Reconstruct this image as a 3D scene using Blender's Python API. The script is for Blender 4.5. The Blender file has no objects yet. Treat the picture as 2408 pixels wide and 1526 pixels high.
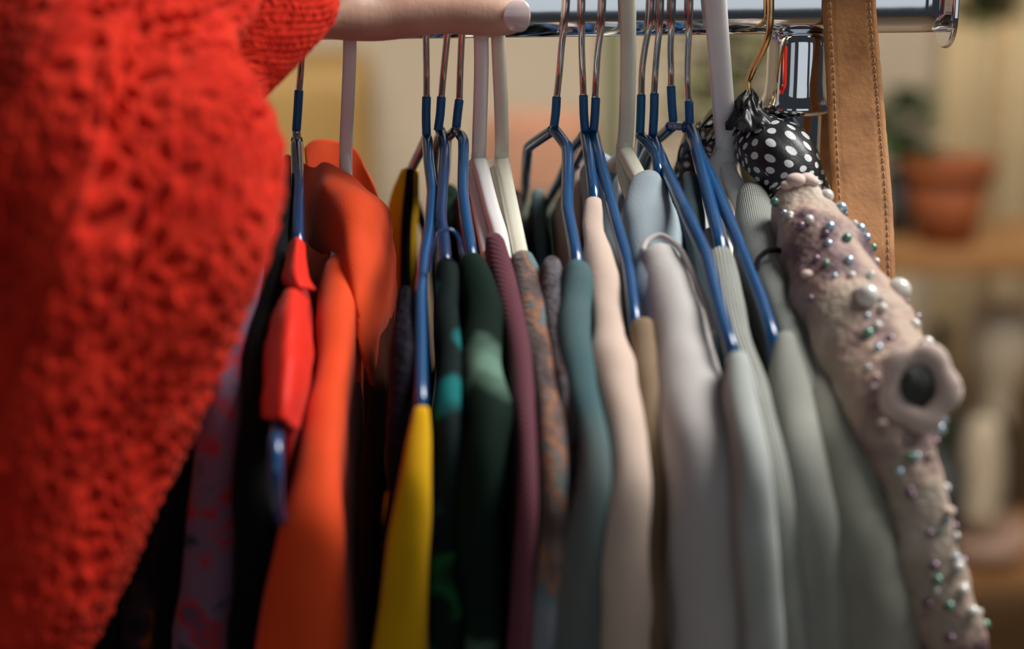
import bpy, math, random
import numpy as np
from mathutils import Vector, Matrix, noise
random.seed(4); RNG = np.random.default_rng(4)
C = bpy.context.scene.collection
S = bpy.context.scene
PI = math.pi

# ------------------------------------------------------------------ camera
W, H, F = 2408.0, 1526.0, 3750.0
Z0 = 1.5                                   # height of the underside of the rail
PITCH, YAW, ROLL = math.radians(15.2), math.radians(-2.4), math.radians(-0.5)
ROT = Matrix.Rotation(YAW, 3, 'Z') @ Matrix.Rotation(PI/2 - PITCH, 3, 'X') @ Matrix.Rotation(ROLL, 3, 'Z')
CAM = Vector((0.0, -0.75, Z0 + 0.0655))
cd = bpy.data.cameras.new('camera'); cam = bpy.data.objects.new('camera', cd); C.objects.link(cam)
cam.location = CAM; cam.rotation_euler = ROT.to_euler()
cd.sensor_width = 36; cd.lens = 36 * F / W; cd.clip_start = 0.02
cd.dof.use_dof = True; cd.dof.focus_distance = 0.735
cd.dof.aperture_fstop = (cd.lens / 1000) / 0.0175
cd.dof.aperture_blades = 0
S.camera = cam

# ------------------------------------------------------------------ view, world, daylight, room fill
S.view_settings.view_transform = 'Standard'; S.view_settings.look = 'None'
S.view_settings.gamma = 1; S.view_settings.use_curve_mapping = False
S.view_settings.exposure = 0.0
w = bpy.data.worlds.new('world'); S.world = w; w.use_nodes = True
wb = w.node_tree.nodes['Background']; wb.inputs[0].default_value = (0.80, 0.88, 1.0, 1); wb.inputs[1].default_value = 0.035
def area(name, loc, aim, size, power, col):
    l = bpy.data.lights.new(name, 'AREA'); l.shape = 'RECTANGLE'; l.size, l.size_y = size; l.energy = power; l.color = col
    o = bpy.data.objects.new(name, l); C.objects.link(o); o.location = loc
    o.rotation_euler = (Vector(aim) - Vector(loc)).to_track_quat('-Z', 'Y').to_euler(); return o
area('window_daylight', (1.05, 0.06, Z0 + 1.08), (0.05, -0.08, Z0 - 0.05), (0.8, 0.8), 42, (1.0, 0.985, 0.95))
for wx, wy, wp in ((0.75, 2.2, 9.0), (-1.75, 1.1, 3.0), (3.1, 1.1, 4.2)):
    area('window_behind', (wx, -3.2, Z0 + 0.62), (wx, 0, Z0 + 0.3), (wy, 2.0), wp, (0.88, 0.95, 1.0))
area('room_fill', (0.4, 0.9, Z0 + 1.1), (0.5, 2.6, Z0 - 0.3), (2.2, 0.7), 60, (1.0, 0.95, 0.88))  # added fill lamp, brightens the far wall and shelves separately

# ------------------------------------------------------------------ placing helpers
def ray(px, py):
    return ROT @ Vector(((px - W/2)/F, -(py - H/2)/F, -1.0))
def at(px, py, y):                          # the point of the place at distance plane y seen at that spot of the photograph
    d = ray(px, py); return CAM + d * ((y - CAM.y)/d.y)
def depth(p):
    return -((ROT.transposed() @ (Vector(p) - CAM)).z)
def px2m(n, p): return n * depth(p) / F
K = 0.46
def slope(px, py, z0, ytip=0.205, side=-1, k=K):
    """a point on the sloping line of a hanger (shoulder) below height z0; past the tip the cloth hangs straight down"""
    d = ray(px, py)
    if side < 0:
        t = (z0 + k*CAM.y - CAM.z)/(d.z - k*d.y); y = CAM.y + t*d.y
        y = min(y, 0.0)
        s = 0.012; y = -ytip + s*math.log(1 + math.exp((y + ytip)/s))
    else:
        t = (z0 - k*CAM.y - CAM.z)/(d.z + k*d.y); y = CAM.y + t*d.y
        y = max(0.0, min(y, ytip))
    return at(px, py, y)
def smooth(pts, n):
    """Catmull-Rom through rows of numbers, n samples"""
    P = np.array(pts, float); m = len(P)
    if m == 2: return P[0] + (P[1]-P[0])*np.linspace(0, 1, n)[:, None]
    seg = np.linalg.norm(np.diff(P[:, :3], axis=0), axis=1) + 1e-9
    T = np.concatenate([[0], np.cumsum(seg**0.5)])
    M = np.zeros_like(P)
    M[1:-1] = ((P[1:-1]-P[:-2])/(T[1:-1]-T[:-2])[:, None]*(T[2:]-T[1:-1])[:, None] + (P[2:]-P[1:-1])/(T[2:]-T[1:-1])[:, None]*(T[1:-1]-T[:-2])[:, None])/(T[2:]-T[:-2])[:, None]
    M[0] = (P[1]-P[0])/(T[1]-T[0]); M[-1] = (P[-1]-P[-2])/(T[-1]-T[-2])
    L = np.concatenate([[0], np.cumsum(seg)]); q = np.linspace(0, L[-1], n)
    q = np.interp(q, L, T)
    i = np.clip(np.searchsorted(T, q, side='right')-1, 0, m-2); h = (T[i+1]-T[i])[:, None]; x = ((q-T[i])[:, None])/h
    return (2*x**3-3*x**2+1)*P[i] + (x**3-2*x**2+x)*h*M[i] + (-2*x**3+3*x**2)*P[i+1] + (x**3-x**2)*h*M[i+1]

# ------------------------------------------------------------------ object helpers
def obj(name, verts, faces, m, parent=None, uv=None, flat=False):
    me = bpy.data.meshes.new(name)
    v = np.array([tuple(p) for p in verts] if not isinstance(verts, np.ndarray) else verts, float).reshape(-1, 3)
    if parent is not None:
        q = parent; off = Vector((0, 0, 0))
        while q is not None: off += q.location; q = q.parent
        v = v - np.array(off)
    me.from_pydata(v.tolist(), [], [tuple(int(i) for i in f) for f in faces])
    if not flat: me.polygons.foreach_set('use_smooth', [True]*len(me.polygons))
    if uv is not None:
        u = me.uv_layers.new(name='UVMap'); idx = np.zeros(len(me.loops), int); me.loops.foreach_get('vertex_index', idx)
        u.data.foreach_set('uv', np.array(uv, float)[idx].ravel())
    me.update()
    o = bpy.data.objects.new(name, me); C.objects.link(o)
    if m: me.materials.append(m)
    if parent is not None: o.parent = parent
    return o
def thing(name, loc, label, cat, group=None):
    o = bpy.data.objects.new(name, None); C.objects.link(o); o.location = loc; o.empty_display_size = 0.02
    o['label'] = label; o['category'] = cat
    if group: o['group'] = group
    return o
def tag(o, label=None, cat=None, group=None, kind=None):
    for k, v in (('label', label), ('category', cat), ('group', group), ('kind', kind)):
        if v: o[k] = v
    return o
def gridfaces(nu, nv, closed=False, base=0):
    f = []
    for i in range(nu-1):
        for j in range(nv if closed else nv-1):
            a = base+i*nv+j; b = base+i*nv+(j+1) % nv
            f.append((a, b, b+nv, a+nv))
    return f
def tube_data(pts, r, n=None, k=14, sec=(1, 1), cap=True, side=None, power=2.0):
    """pts rows (x,y,z[,r]); section sec=(across, along) relative to r; returns verts, faces"""
    P = np.array([list(p)[:3]+[(p[3] if len(p) > 3 else r)] for p in pts], float)
    if n: P = smooth(P, n)
    m = len(P); T = np.gradient(P[:, :3], axis=0); T /= np.linalg.norm(T, axis=1)[:, None]+1e-12
    ref = np.array(side if side is not None else (1, 0, 0), float)
    V = []
    for i in range(m):
        a = ref - T[i]*np.dot(ref, T[i])
        if np.linalg.norm(a) < 1e-3: a = np.array((0, 0, 1.0)) - T[i]*T[i][2]
        a /= np.linalg.norm(a)
        if side is None: ref = a
        b = np.cross(T[i], a); rr = P[i, 3]
        for j in range(k):
            t = 2*PI*j/k; c, s = math.cos(t), math.sin(t)
            e = 2/power; c = math.copysign(abs(c)**e, c); s = math.copysign(abs(s)**e, s)
            V.append(P[i, :3] + a*c*rr*sec[0] + b*s*rr*sec[1])
    Fc = gridfaces(m, k, True)
    if cap:
        V.append(P[0, :3] - T[0]*P[0, 3]*0.3); V.append(P[-1, :3] + T[-1]*P[-1, 3]*0.3)
        A, B = len(V)-2, len(V)-1
        for j in range(k):
            Fc.append((A, (j+1) % k, j)); Fc.append((B, (m-1)*k+j, (m-1)*k+(j+1) % k))
    return V, Fc
def merge(*parts):
    V, Fc = [], []
    for v, f in parts:
        b = len(V); V += [tuple(x) for x in v]; Fc += [tuple(i+b for i in q) for q in f]
    return V, Fc
def tube(name, pts, r, m, parent=None, **kw):
    v, f = tube_data(pts, r, **kw); return obj(name, v, f, m, parent)
def lathe_data(prof, c, k=40, axis='Z'):
    V = []
    for r, z in prof:
        for j in range(k):
            t = 2*PI*j/k
            V.append((c[0]+r*math.cos(t), c[1]+r*math.sin(t), c[2]+z))
    f = gridfaces(len(prof), k, True)
    return V, f
def box_data(lo, hi, b=0.0):
    x0, y0, z0 = lo; x1, y1, z1 = hi
    v = [(x, y, z) for x in (x0, x1) for y in (y0, y1) for z in (z0, z1)]
    f = [(0, 1, 3, 2), (4, 6, 7, 5), (0, 4, 5, 1), (2, 3, 7, 6), (0, 2, 6, 4), (1, 5, 7, 3)]
    return v, f
def bevel(o, wd, seg=3):
    m = o.modifiers.new('bevel', 'BEVEL'); m.width = wd; m.segments = seg; m.limit_method = 'ANGLE'; return o
def ball_data(c, r, k=14, m=8, sq=(1, 1, 1)):
    V = []
    for i in range(m+1):
        a = PI*i/m
        for j in range(k):
            t = 2*PI*j/k
            V.append((c[0]+r*sq[0]*math.sin(a)*math.cos(t), c[1]+r*sq[1]*math.sin(a)*math.sin(t), c[2]+r*sq[2]*math.cos(a)))
    return V, gridfaces(m+1, k, True)
def patch(name, rows, m, parent, thick=0.0012, nu=30, nv=30, wr=0.0, wf=60, seed=0):
    """cloth surface through a grid of (px,py,y) rows"""
    R = [[at(*q) for q in row] for row in rows]
    A = np.array([smooth([tuple(p) for p in row], nv) for row in R])
    B = np.array([smooth(A[:, j], nu) for j in range(nv)]).transpose(1, 0, 2)
    if wr:
        du = np.gradient(B, axis=0); dv = np.gradient(B, axis=1); N = np.cross(du, dv); N /= np.linalg.norm(N, axis=2)[..., None]+1e-9
        for i in range(nu):
            for j in range(nv):
                p = Vector(B[i, j]*wf + seed); B[i, j] += N[i, j]*wr*noise.noise(p)
    uv = [(j/nv*0.1, i/nu*0.1) for i in range(nu) for j in range(nv)]
    o = obj(name, B.reshape(-1, 3), gridfaces(nu, nv), m, parent, uv=uv)
    s = o.modifiers.new('cloth', 'SOLIDIFY'); s.thickness = thick; s.offset = 0
    return o

# ------------------------------------------------------------------ materials
def s2l(c):
    return tuple(((x/255)/12.92 if x/255 <= 0.04045 else ((x/255+0.055)/1.055)**2.4) for x in c) + (1,)
def mat(name, col, rough=0.5, metal=0.0, **kw):
    m = bpy.data.materials.new(name); m.use_nodes = True; b = m.node_tree.nodes['Principled BSDF']
    c = tuple(col) if len(col) == 4 else tuple(col)+(1,)
    b.inputs['Base Color'].default_value = c; b.inputs['Roughness'].default_value = rough; b.inputs['Metallic'].default_value = metal
    for k, v in kw.items(): b.inputs[k.replace('_', ' ')].default_value = v
    return m
def nodes(m): return m.node_tree.nodes, m.node_tree.links, m.node_tree.nodes['Principled BSDF']
def add_bump(m, scale, strength, dist=0.0005, kind='noise', coord='Object', detail=3, stretch=None):
    N, L, b = nodes(m); tc = N.new('ShaderNodeTexCoord'); bp = N.new('ShaderNodeBump')
    src = tc.outputs[coord]
    if stretch:
        mp = N.new('ShaderNodeMapping'); mp.inputs['Scale'].default_value = stretch; L.new(src, mp.inputs[0]); src = mp.outputs[0]
    if kind == 'noise':
        t = N.new('ShaderNodeTexNoise'); t.inputs['Scale'].default_value = scale; t.inputs['Detail'].default_value = detail; out = t.outputs[0]
    elif kind == 'vor':
        t = N.new('ShaderNodeTexVoronoi'); t.inputs['Scale'].default_value = scale; out = t.outputs['Distance']
    else:
        t = N.new('ShaderNodeTexWave'); t.inputs['Scale'].default_value = scale; t.inputs['Distortion'].default_value = 0.6; out = t.outputs[1]
        t.bands_direction = kind
    L.new(src, t.inputs['Vector']); L.new(out, bp.inputs['Height'])
    bp.inputs['Strength'].default_value = strength; bp.inputs['Distance'].default_value = dist
    if b.inputs['Normal'].is_linked:
        L.new(b.inputs['Normal'].links[0].from_socket, bp.inputs['Normal'])
    L.new(bp.outputs[0], b.inputs['Normal']); return m
def mottle(m, cols, scale, pos=None, detail=3, coord='Object', interp='LINEAR', stretch=None, dist=0.0):
    """colour varies through a noise ramp (prints, patterns, natural variation)"""
    N, L, b = nodes(m); tc = N.new('ShaderNodeTexCoord'); t = N.new('ShaderNodeTexNoise'); r = N.new('ShaderNodeValToRGB')
    t.inputs['Scale'].default_value = scale; t.inputs['Detail'].default_value = detail; t.inputs['Distortion'].default_value = dist
    src = tc.outputs[coord]
    if stretch:
        mp = N.new('ShaderNodeMapping'); mp.inputs['Scale'].default_value = stretch; L.new(src, mp.inputs[0]); src = mp.outputs[0]
    L.new(src, t.inputs['Vector']); L.new(t.outputs[0], r.inputs[0]); L.new(r.outputs[0], b.inputs['Base Color'])
    pos = pos or [0.35+0.3*i/(len(cols)-1) for i in range(len(cols))]
    e = r.color_ramp.elements; r.color_ramp.interpolation = interp
    while len(e) < len(cols): e.new(0.5)
    for q, (c, p) in enumerate(zip(cols, pos)): e[q].position = p; e[q].color = tuple(c)+((1,) if len(c) == 3 else ())
    return m
def fabric(name, rgb, rough=0.85, sheen=0.25, var=0.12, bump=0.35, weave=900):
    c = s2l(rgb); m = mat(name, c, rough)
    N, L, b = nodes(m); b.inputs['Sheen Weight'].default_value = sheen*0.4; b.inputs['Sheen Roughness'].default_value = 0.5
    b.inputs['Specular IOR Level'].default_value = 0.12
    lo = tuple(x*(1-var) for x in c[:3]); hi = tuple(min(1, x*(1+var)) for x in c[:3])
    mottle(m, [lo, hi], 35, [0.3, 0.7])
    add_bump(m, weave, bump, 0.0004); return m

chrome = mat('chrome', (0.80, 0.82, 0.85), 0.07, 1.0); add_bump(chrome, 60, 0.05, 0.0004)
wire = mat('polished_wire', (0.72, 0.70, 0.68), 0.14, 1.0)
brass = mat('brass', (0.75, 0.52, 0.22), 0.16, 1.0)
blue = mat('blue_vinyl', (0.006, 0.068, 0.20), 0.22, Coat_Weight=0.6, Coat_Roughness=0.1)
navy = mat('navy_vinyl', (0.012, 0.040, 0.12), 0.2, Coat_Weight=0.6, Coat_Roughness=0.1)
sleeveblue = mat('blue_vinyl_sleeve', (0.008, 0.115, 0.30), 0.38)
clear = mat('clear_coated_wire', (0.42, 0.43, 0.52), 0.14, 0.6, Coat_Weight=1.0)
white = mat('white_plastic', (0.8, 0.78, 0.76), 0.3, Subsurface_Weight=0.25, Subsurface_Scale=0.004); mottle(white, [(0.84, 0.81, 0.79), (0.90, 0.87, 0.85)], 40)
cream = mat('cream_plastic', (0.66, 0.64, 0.50), 0.3, Subsurface_Weight=0.25, Subsurface_Scale=0.004); mottle(cream, [(0.76, 0.74, 0.60), (0.84, 0.82, 0.68)], 40)
milky = mat('translucent_plastic', (0.60, 0.61, 0.60), 0.22, Transmission_Weight=0.35, IOR=1.3)
for mm in (blue, navy, sleeveblue): add_bump(mm, 120, 0.06, 0.0006)

# ------------------------------------------------------------------ room
def struct(name, lo, hi, m, **kw):
    v, f = box_data(lo, hi); o = obj(name, v, f, m, flat=True); o['kind'] = 'structure'; return o
wallm = mat('cream_plaster', (0.52, 0.43, 0.31), 0.9); mottle(wallm, [(0.47, 0.385, 0.28), (0.56, 0.47, 0.345)], 1.3); add_bump(wallm, 40, 0.2, 0.002)
floorm = mat('oak_floor', (0.22, 0.14, 0.08), 0.5); mottle(floorm, [(0.17, 0.105, 0.06), (0.28, 0.18, 0.10)], 3, stretch=(1, 12, 1))
ceilm = mat('white_ceiling', (0.7, 0.68, 0.64), 0.9); add_bump(ceilm, 60, 0.1, 0.001)
struct('wall_back', (-3.0, 2.9, 0), (3.2, 3.0, 2.8), wallm)
struct('wall_left', (-3.1, -0.4, 0), (-3.0, 3.0, 2.8), wallm)
struct('wall_right', (3.2, 0.6, 0), (3.3, 3.0, 2.8), wallm)
struct('floor', (-3.1, -3.0, -0.1), (3.3, 3.0, 0), floorm)
struct('ceiling', (-3.1, 0.6, 2.8), (3.3, 3.0, 2.9), ceilm)

# ------------------------------------------------------------------ clothes rack: rail, end plate, post
RX0, RX1 = at(-600, 60, 0).x, at(2218, 40, 0).x
rack = thing('clothes_rack', (at(1872, 84, 0).x, 0, 0), 'chrome clothes rack with a boxy rail and a round upright', 'clothes rack')
def rr(hw, hh, r, n=6):
    out = []
    for cx, cy, a0 in ((hw-r, hh-r, 0), (-hw+r, hh-r, 90), (-hw+r, -hh+r, 180), (hw-r, -hh+r, 270)):
        for i in range(n+1):
            a = math.radians(a0+90*i/n); out.append((cx+r*math.cos(a), cy+r*math.sin(a)))
    return out
prof = rr(0.0125, 0.0150, 0.0105, 10)
V = [(x, y, Z0+0.015+z) for x in np.linspace(RX0, RX1, 40) for y, z in prof]
n = len(prof); Fc = gridfaces(40, n, True)+[tuple(range(n))[::-1], tuple(range(39*n, 40*n))]
obj('rail', V, Fc, chrome, rack)
prof2 = rr(0.0150, 0.0230, 0.0149, 10)
n2 = len(prof2); V = [(x, y, Z0+0.0155+z) for x in (RX1, RX1+0.0028) for y, z in prof2]
bevel(obj('end_plate', V, gridfaces(2, n2, True)+[tuple(range(n2))[::-1], tuple(range(n2, 2*n2))], chrome, rack, flat=True), 0.0008)
PX = at(1874, 160, 0).x
prof = [(0.0, 0.001), (0.0115, 0.001), (0.0135, -0.001), (0.0140, -0.005), (0.0142, -0.022), (0.0150, -0.028), (0.0165, -0.0312), (0.0176, -0.0328), (0.0178, -0.0345), (0.0168, -0.0362), (0.0150, -0.037), (0.0130, -0.0375)]
v, f = lathe_data(prof, (PX, 0, Z0), 64); obj('socket', v, f, chrome, rack)
v, f = lathe_data([(0.0128, -0.0372), (0.0128, -Z0+0.02)], (PX, 0, Z0), 64); obj('upright', v, f, chrome, rack)
v, f = lathe_data([(0.0, 0.02-Z0), (0.02, 0.02-Z0), (0.03, 0.012-Z0), (0.031, -Z0), (0.0, -Z0)], (PX, 0, Z0), 40); obj('foot', v, f, chrome, rack)

# leather strap over the rail
leather = mat('tan_leather', (0.30, 0.125, 0.04), 0.62); mottle(leather, [(0.26, 0.095, 0.022), (0.42, 0.175, 0.048), (0.50, 0.22, 0.07)], 55, [0.3, 0.5, 0.72], detail=8); add_bump(leather, 420, 0.35, 0.0006, detail=6)
ledge = mat('raw_leather_edge', (0.42, 0.26, 0.14), 0.9); add_bump(ledge, 500, 0.6, 0.0008)
threadm = mat('cream_thread', (0.50, 0.33, 0.18), 0.8); add_bump(threadm, 900, 0.3)
strap = thing('leather_strap', at(2000, 20, -0.015), 'tan leather strap with stitched edges slung over the rail by its end', 'strap')
rows = [(1937, 2061, 0), (1941, 2068, 100), (1946, 2076, 190), (1952, 2088, 330), (1960, 2100, 480), (1966, 2106, 620), (1972, 2113, 800), (1985, 2128, 1250)]
ys = [-0.0150, -0.0175, -0.022, -0.034, -0.050, -0.066, -0.080, -0.085]
cen = [(at(a, y, yy), at(b, y, yy)) for (a, b, y), yy in zip(rows, ys)]
a0, b0 = cen[0]; top = []
for yy, zz in ((0.0145, -0.12), (0.0150, 0.02), (0.0120, 0.0318), (0.0, 0.0335), (-0.0120, 0.0318), (-0.0146, 0.026)):
    top.append((Vector((a0.x, yy, Z0+zz)), Vector((b0.x, yy, Z0+zz))))
cen = top+cen
LA = smooth([tuple(a) for a, b in cen], 160); LB = smooth([tuple(b) for a, b in cen], 160)
T = np.gradient((LA+LB)/2, axis=0); T /= np.linalg.norm(T, axis=1)[:, None]
X = LB-LA; Wd = np.linalg.norm(X, axis=1); X /= Wd[:, None]; Nn = np.cross(X, T); Nn /= np.linalg.norm(Nn, axis=1)[:, None]
if Nn[100][1] > 0: Nn = -Nn
rng = random.Random(2)
V, uvv = [], []
ns = 22
for side, off in ((1, 0.0), (-1, -0.0028)):
    for i in range(160):
        for j in range(ns):
            s = j/(ns-1); e = min(s, 1-s)*Wd[i]
            dome = -0.0009*max(0, 1-e/0.0022)**2 + (-0.00035*math.exp(-((e-0.0035)/0.0007)**2)) if side > 0 else 0
            wob = (0.0003*noise.noise(Vector((i*0.6, s*3, 5)))) if j in (0, ns-1) else 0
            V.append(LA[i]+X[i]*(s*Wd[i]+wob)+Nn[i]*(off+dome)); uvv.append((s, i/160))
G = 160*ns; Fc = gridfaces(160, ns)+[tuple(G+q for q in reversed(fc)) for fc in gridfaces(160, ns)]
obj('strap_body', V, Fc, leather, strap)
E = []; ef = []
for j in (0, ns-1):
    b = len(E); E += [V[i*ns+j] for i in range(160)]+[V[G+i*ns+j] for i in range(160)]
    ef += [(b+i, b+i+1, b+160+i+1, b+160+i) for i in range(159)]
obj('cut_edge', E, ef, ledge, strap)
sp = []
for s0 in (0.0031, None):
    L0 = 0
    cum = np.concatenate([[0], np.cumsum(np.linalg.norm(np.diff(LA, axis=0), axis=1))])
    q = 0.0
    while q < cum[-1]-0.004:
        pt = []
        for dq in (0, 0.0008, 0.0020, 0.0028):
            k = [np.interp(q+dq, cum, LA[:, c]) for c in range(3)]; xx = [np.interp(q+dq, cum, X[:, c]) for c in range(3)]; nn = [np.interp(q+dq, cum, Nn[:, c]) for c in range(3)]; ww = np.interp(q+dq, cum, Wd)
            ss = s0 if s0 else ww-0.0031
            lift = 0.0003 if dq in (0.0008, 0.0020) else -0.0004
            pt.append(np.array(k)+np.array(xx)*ss+np.array(nn)*lift)
        sp.append(tube_data(pt, 0.00022, k=6)); q += 0.0036
v, f = merge(*sp); obj('stitching', v, f, threadm, strap)

# ------------------------------------------------------------------ hangers
def hookline(vis, x_end=None):
    """visible hook points (px,py,y) top-first in the photo, then over the rail and down behind it"""
    P = [at(*q) for q in vis]; t = P[0]; dx = t.x-P[1].x
    over = [Vector((t.x+dx*0.2, 0.0195, Z0+0.012)), Vector((t.x+dx*0.2, 0.0185, Z0+0.024)), Vector((t.x+dx*0.15, 0.0120, Z0+0.0340)), Vector((t.x+dx*0.1, 0, Z0+0.0375)), Vector((t.x, -0.0120, Z0+0.0335)), Vector((t.x, -0.0165, Z0+0.024))]
    return over+P
BLUES = 'blue coated wire hangers on the rail'
ZN = {}
def wire_hanger(label, vis, slv, twist, front, back, inner, m=blue, r=0.0021, bar=True, kb=K, kf=K, extra=None, tip=0.2, up=0.0):
    """vis: hook pts (px,py,y); slv: two+ pts of the blue neck sleeve (px,py); twist: neck point; front/back arms px lists; inner: px inside the garment"""
    n0 = at(twist[0], twist[1], -0.001); z0 = n0.z+0.001
    r *= 1.2
    root = thing('wire_hanger', (n0.x, 0, Z0+0.03), label, 'hanger', BLUES)
    tube('hook', [tuple(p) for p in hookline(vis)], 0.0016, wire, root, n=70, k=10)
    tube('neck_sleeve', [tuple(at(a, b, -0.0035)) for a, b in slv], 0.0021, sleeveblue, root, n=14, k=14)
    def arm(pts, side, cut, inn=()):
        k = kf if side < 0 else kb
        P = [n0]+[slope(a, b, z0+(up if side < 0 and q else 0), 0.215 if side < 0 else 0.24, side, k) for q, (a, b) in enumerate(pts)]
        P += [slope(a, b, z0, min(tip, 0.17), side, k)+Vector((0, 0.014+0.008*q, -0.013)) for q, (a, b) in enumerate(inn[:1])]
        Q = []
        for i in range(len(P)):       # rounded bends
            if 0 < i < len(P)-1:
                A, B, D = P[i-1], P[i], P[i+1]; l = min(0.006, (A-B).length*0.4, (D-B).length*0.4)
                Q += [B+(A-B).normalized()*l, B*0.6+(A+(B-A)*(1-l/(A-B).length))*0.2+(D+(B-D)*(1-l/(D-B).length))*0.2, B+(D-B).normalized()*l]
            else: Q.append(P[i])
        return P, Q
    Pf, Qf = arm(front, -1, 0, inner)
    Pb, Qb = arm(back, 1, 0)
    d = Pf[-1]-n0; bt = Vector((n0.x-d.x*0.9, max(Pb[-1].y+0.02, -Pf[-1].y), Pf[-1].z+0.004))
    if bt.y-Pb[-1].y > 0.03: Qb.append(bt)
    else: bt = Pb[-1]
    # the clear coated joint, then the coloured arms
    tw = tube_data([tuple(at(slv[-1][0], slv[-1][1], -0.003)), tuple(n0+Vector((0, 0, 0.0015))), tuple(n0-Vector((0, 0, 0.001)))], 0.0020, n=8, k=12)
    tf = tube_data([tuple(n0), tuple(n0+(Pf[1]-n0)*min(1, 0.010/(Pf[1]-n0).length))], 0.00205, n=6, k=12)
    tb = tube_data([tuple(n0), tuple(n0+(Pb[1]-n0)*min(1, 0.012/(Pb[1]-n0).length))], 0.00195, n=6, k=12)
    v, f = merge(tw, tf, tb); obj('clear_joint', v, f, clear, root)
    tube('arm', [tuple(p) for p in Qf[1 if (Pf[1]-n0).length < 0.012 else 0:]], r, m, root, n=90, k=14)
    tube('arm', [tuple(p) for p in Qb[1 if (Pb[1]-n0).length < 0.014 else 0:]], r*0.97, m, root, n=70, k=14)
    if bar:
        a = Pf[-1]; c = (a+bt)/2
        tube('trouser_bar', [tuple(a), tuple(a+Vector((0, -0.004, -0.012))), tuple(a+Vector((0, 0.02, -0.026))), tuple(c+Vector((0, 0, -0.03))), tuple(bt+Vector((0, -0.02, -0.026))), tuple(bt+Vector((0, 0.004, -0.012))), tuple(bt)], r*0.95, m, root, n=60, k=12)
    if extra: extra(root, z0)
    return z0, n0
hy = lambda l: [(a, b, y) for (a, b), y in zip(l, (-0.0165, -0.0155, -0.0100, -0.0050, -0.0035))] if len(l) == 5 else [(a, b, -0.0165+0.013*i/(len(l)-1)) for i, (a, b) in enumerate(l)]

wire_hanger('blue wire hanger holding the bright red satin blouse, leftmost on the rail',
    hy([(713, 0), (711, 80), (709, 130), (706, 180), (703, 216)]), [(703, 213), (700, 262), (697, 306)], (698, 330),
    [(698, 346), (701, 440), (700, 562)], [(700, 345), (694, 420), (690, 470)], [(690, 700)], m=navy, r=0.0024,
    extra=lambda root, z0: tube('arm_tip', [tuple(at(668, 880, -0.150)), tuple(at(655, 965, -0.168)), tuple(at(650, 1010, -0.190)), tuple(at(649, 1050, -0.204)), tuple(at(649, 1110, -0.209)), tuple(at(652, 1180, -0.202)), tuple(at(660, 1230, -0.185)), tuple(at(680, 1240, -0.12))], 0.0025, blue, root, n=50))
wire_hanger('blue wire hanger whose long front arm reaches the yellow dress',
    hy([(1001, -40), (1001, 40), (1002, 100), (1003, 170), (1003, 230)]), [(1003, 228), (1002, 275), (1003, 316)], (1004, 322),
    [(1008, 380), (1017, 450), (1011, 530), (998, 600), (989, 690), (990, 800), (990, 950)], [(990, 352), (970, 392), (962, 420)], [(975, 1060)], tip=0.17)
def loop(root, z0):
    tube('thread_loop', [tuple(at(a, b, y)) for a, b, y in ((1010, 640, -0.10), (1018, 580, -0.10), (1035, 545, -0.098), (1060, 540, -0.097), (1078, 560, -0.096), (1085, 600, -0.096))], 0.00075, blue, root, n=30, k=8)
wire_hanger('dark navy wire hanger above the teal and green printed top',
    hy([(1060, -40), (1056, 40), (1050, 100), (1043, 170), (1038, 230)]), [(1038, 228), (1035, 270), (1030, 306)], (1038, 312),
    [(1047, 350), (1040, 450), (1036, 510), (1044, 560), (1048, 612)], [(1024, 345), (1020, 400), (1030, 440)], [(1050, 760)], m=navy, extra=loop)
wire_hanger('blue wire hanger above the dark green shirt beside the two pale plastic hangers',
    hy([(1090, -40), (1088, 40), (1085, 100), (1082, 170), (1080, 236)]), [(1080, 235), (1076, 268), (1073, 298)], (1073, 306),
    [(1090, 326), (1088, 450), (1096, 520), (1108, 592)], [(1052, 322), (1048, 400), (1040, 440)], [(1125, 780)])
wire_hanger('blue wire hanger turned sideways with both arms spread, right of the thumb',
    hy([(1333, 0), (1327, 60), (1321, 105), (1316, 165), (1309, 230)]), [(1309, 228), (1307, 262), (1303, 296)], (1303, 304),
    [(1335, 345), (1334, 490), (1355, 606)], [(1242, 345), (1234, 450), (1222, 498)], [(1360, 760)], r=0.0023)
wire_hanger('blue wire hanger carrying the pale pink shirt, left of the cream forked hanger',
    hy([(1369, 0), (1368, 60), (1368, 110), (1370, 170), (1372, 226)]), [(1372, 224), (1373, 268), (1376, 308)], (1376, 314),
    [(1386, 370), (1396, 450)], [(1350, 345), (1318, 420), (1277, 496), (1267, 545), (1268, 572)], [(1405, 560), (1430, 700)], r=0.0022)
wire_hanger('dark blue wire hanger reaching down to the folded tan trousers',
    hy([(1418, 0), (1414, 60), (1406, 120), (1402, 175), (1399, 232)]), [(1401, 230), (1399, 270), (1396, 306)], (1397, 314),
    [(1408, 365), (1442, 500), (1476, 620), (1492, 745)], [(1365, 375), (1335, 430), (1310, 515), (1308, 560)], [(1510, 900)], m=blue, r=0.0023)
wire_hanger('blue wire hanger directly right of the white hook, tucked behind the light blue collar',
    hy([(1532, 0), (1528, 55), (1518, 105), (1510, 165), (1508, 225)]), [(1508, 223), (1507, 262), (1505, 312)], (1506, 318),
    [(1542, 358), (1548, 395)], [(1500, 380), (1490, 450)], [(1560, 470), (1570, 600)])
wire_hanger('blue wire hanger whose arm ends in the narrow pale grey shirt shoulder',
    hy([(1554, 0), (1551, 60), (1545, 120), (1541, 170), (1538, 222)]), [(1539, 220), (1538, 265), (1535, 316)], (1535, 324),
    [(1566, 400), (1614, 500), (1660, 600), (1696, 745), (1722, 822)], [(1512, 365), (1500, 400)], [(1750, 960)], r=0.0024, up=0.014)
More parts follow.
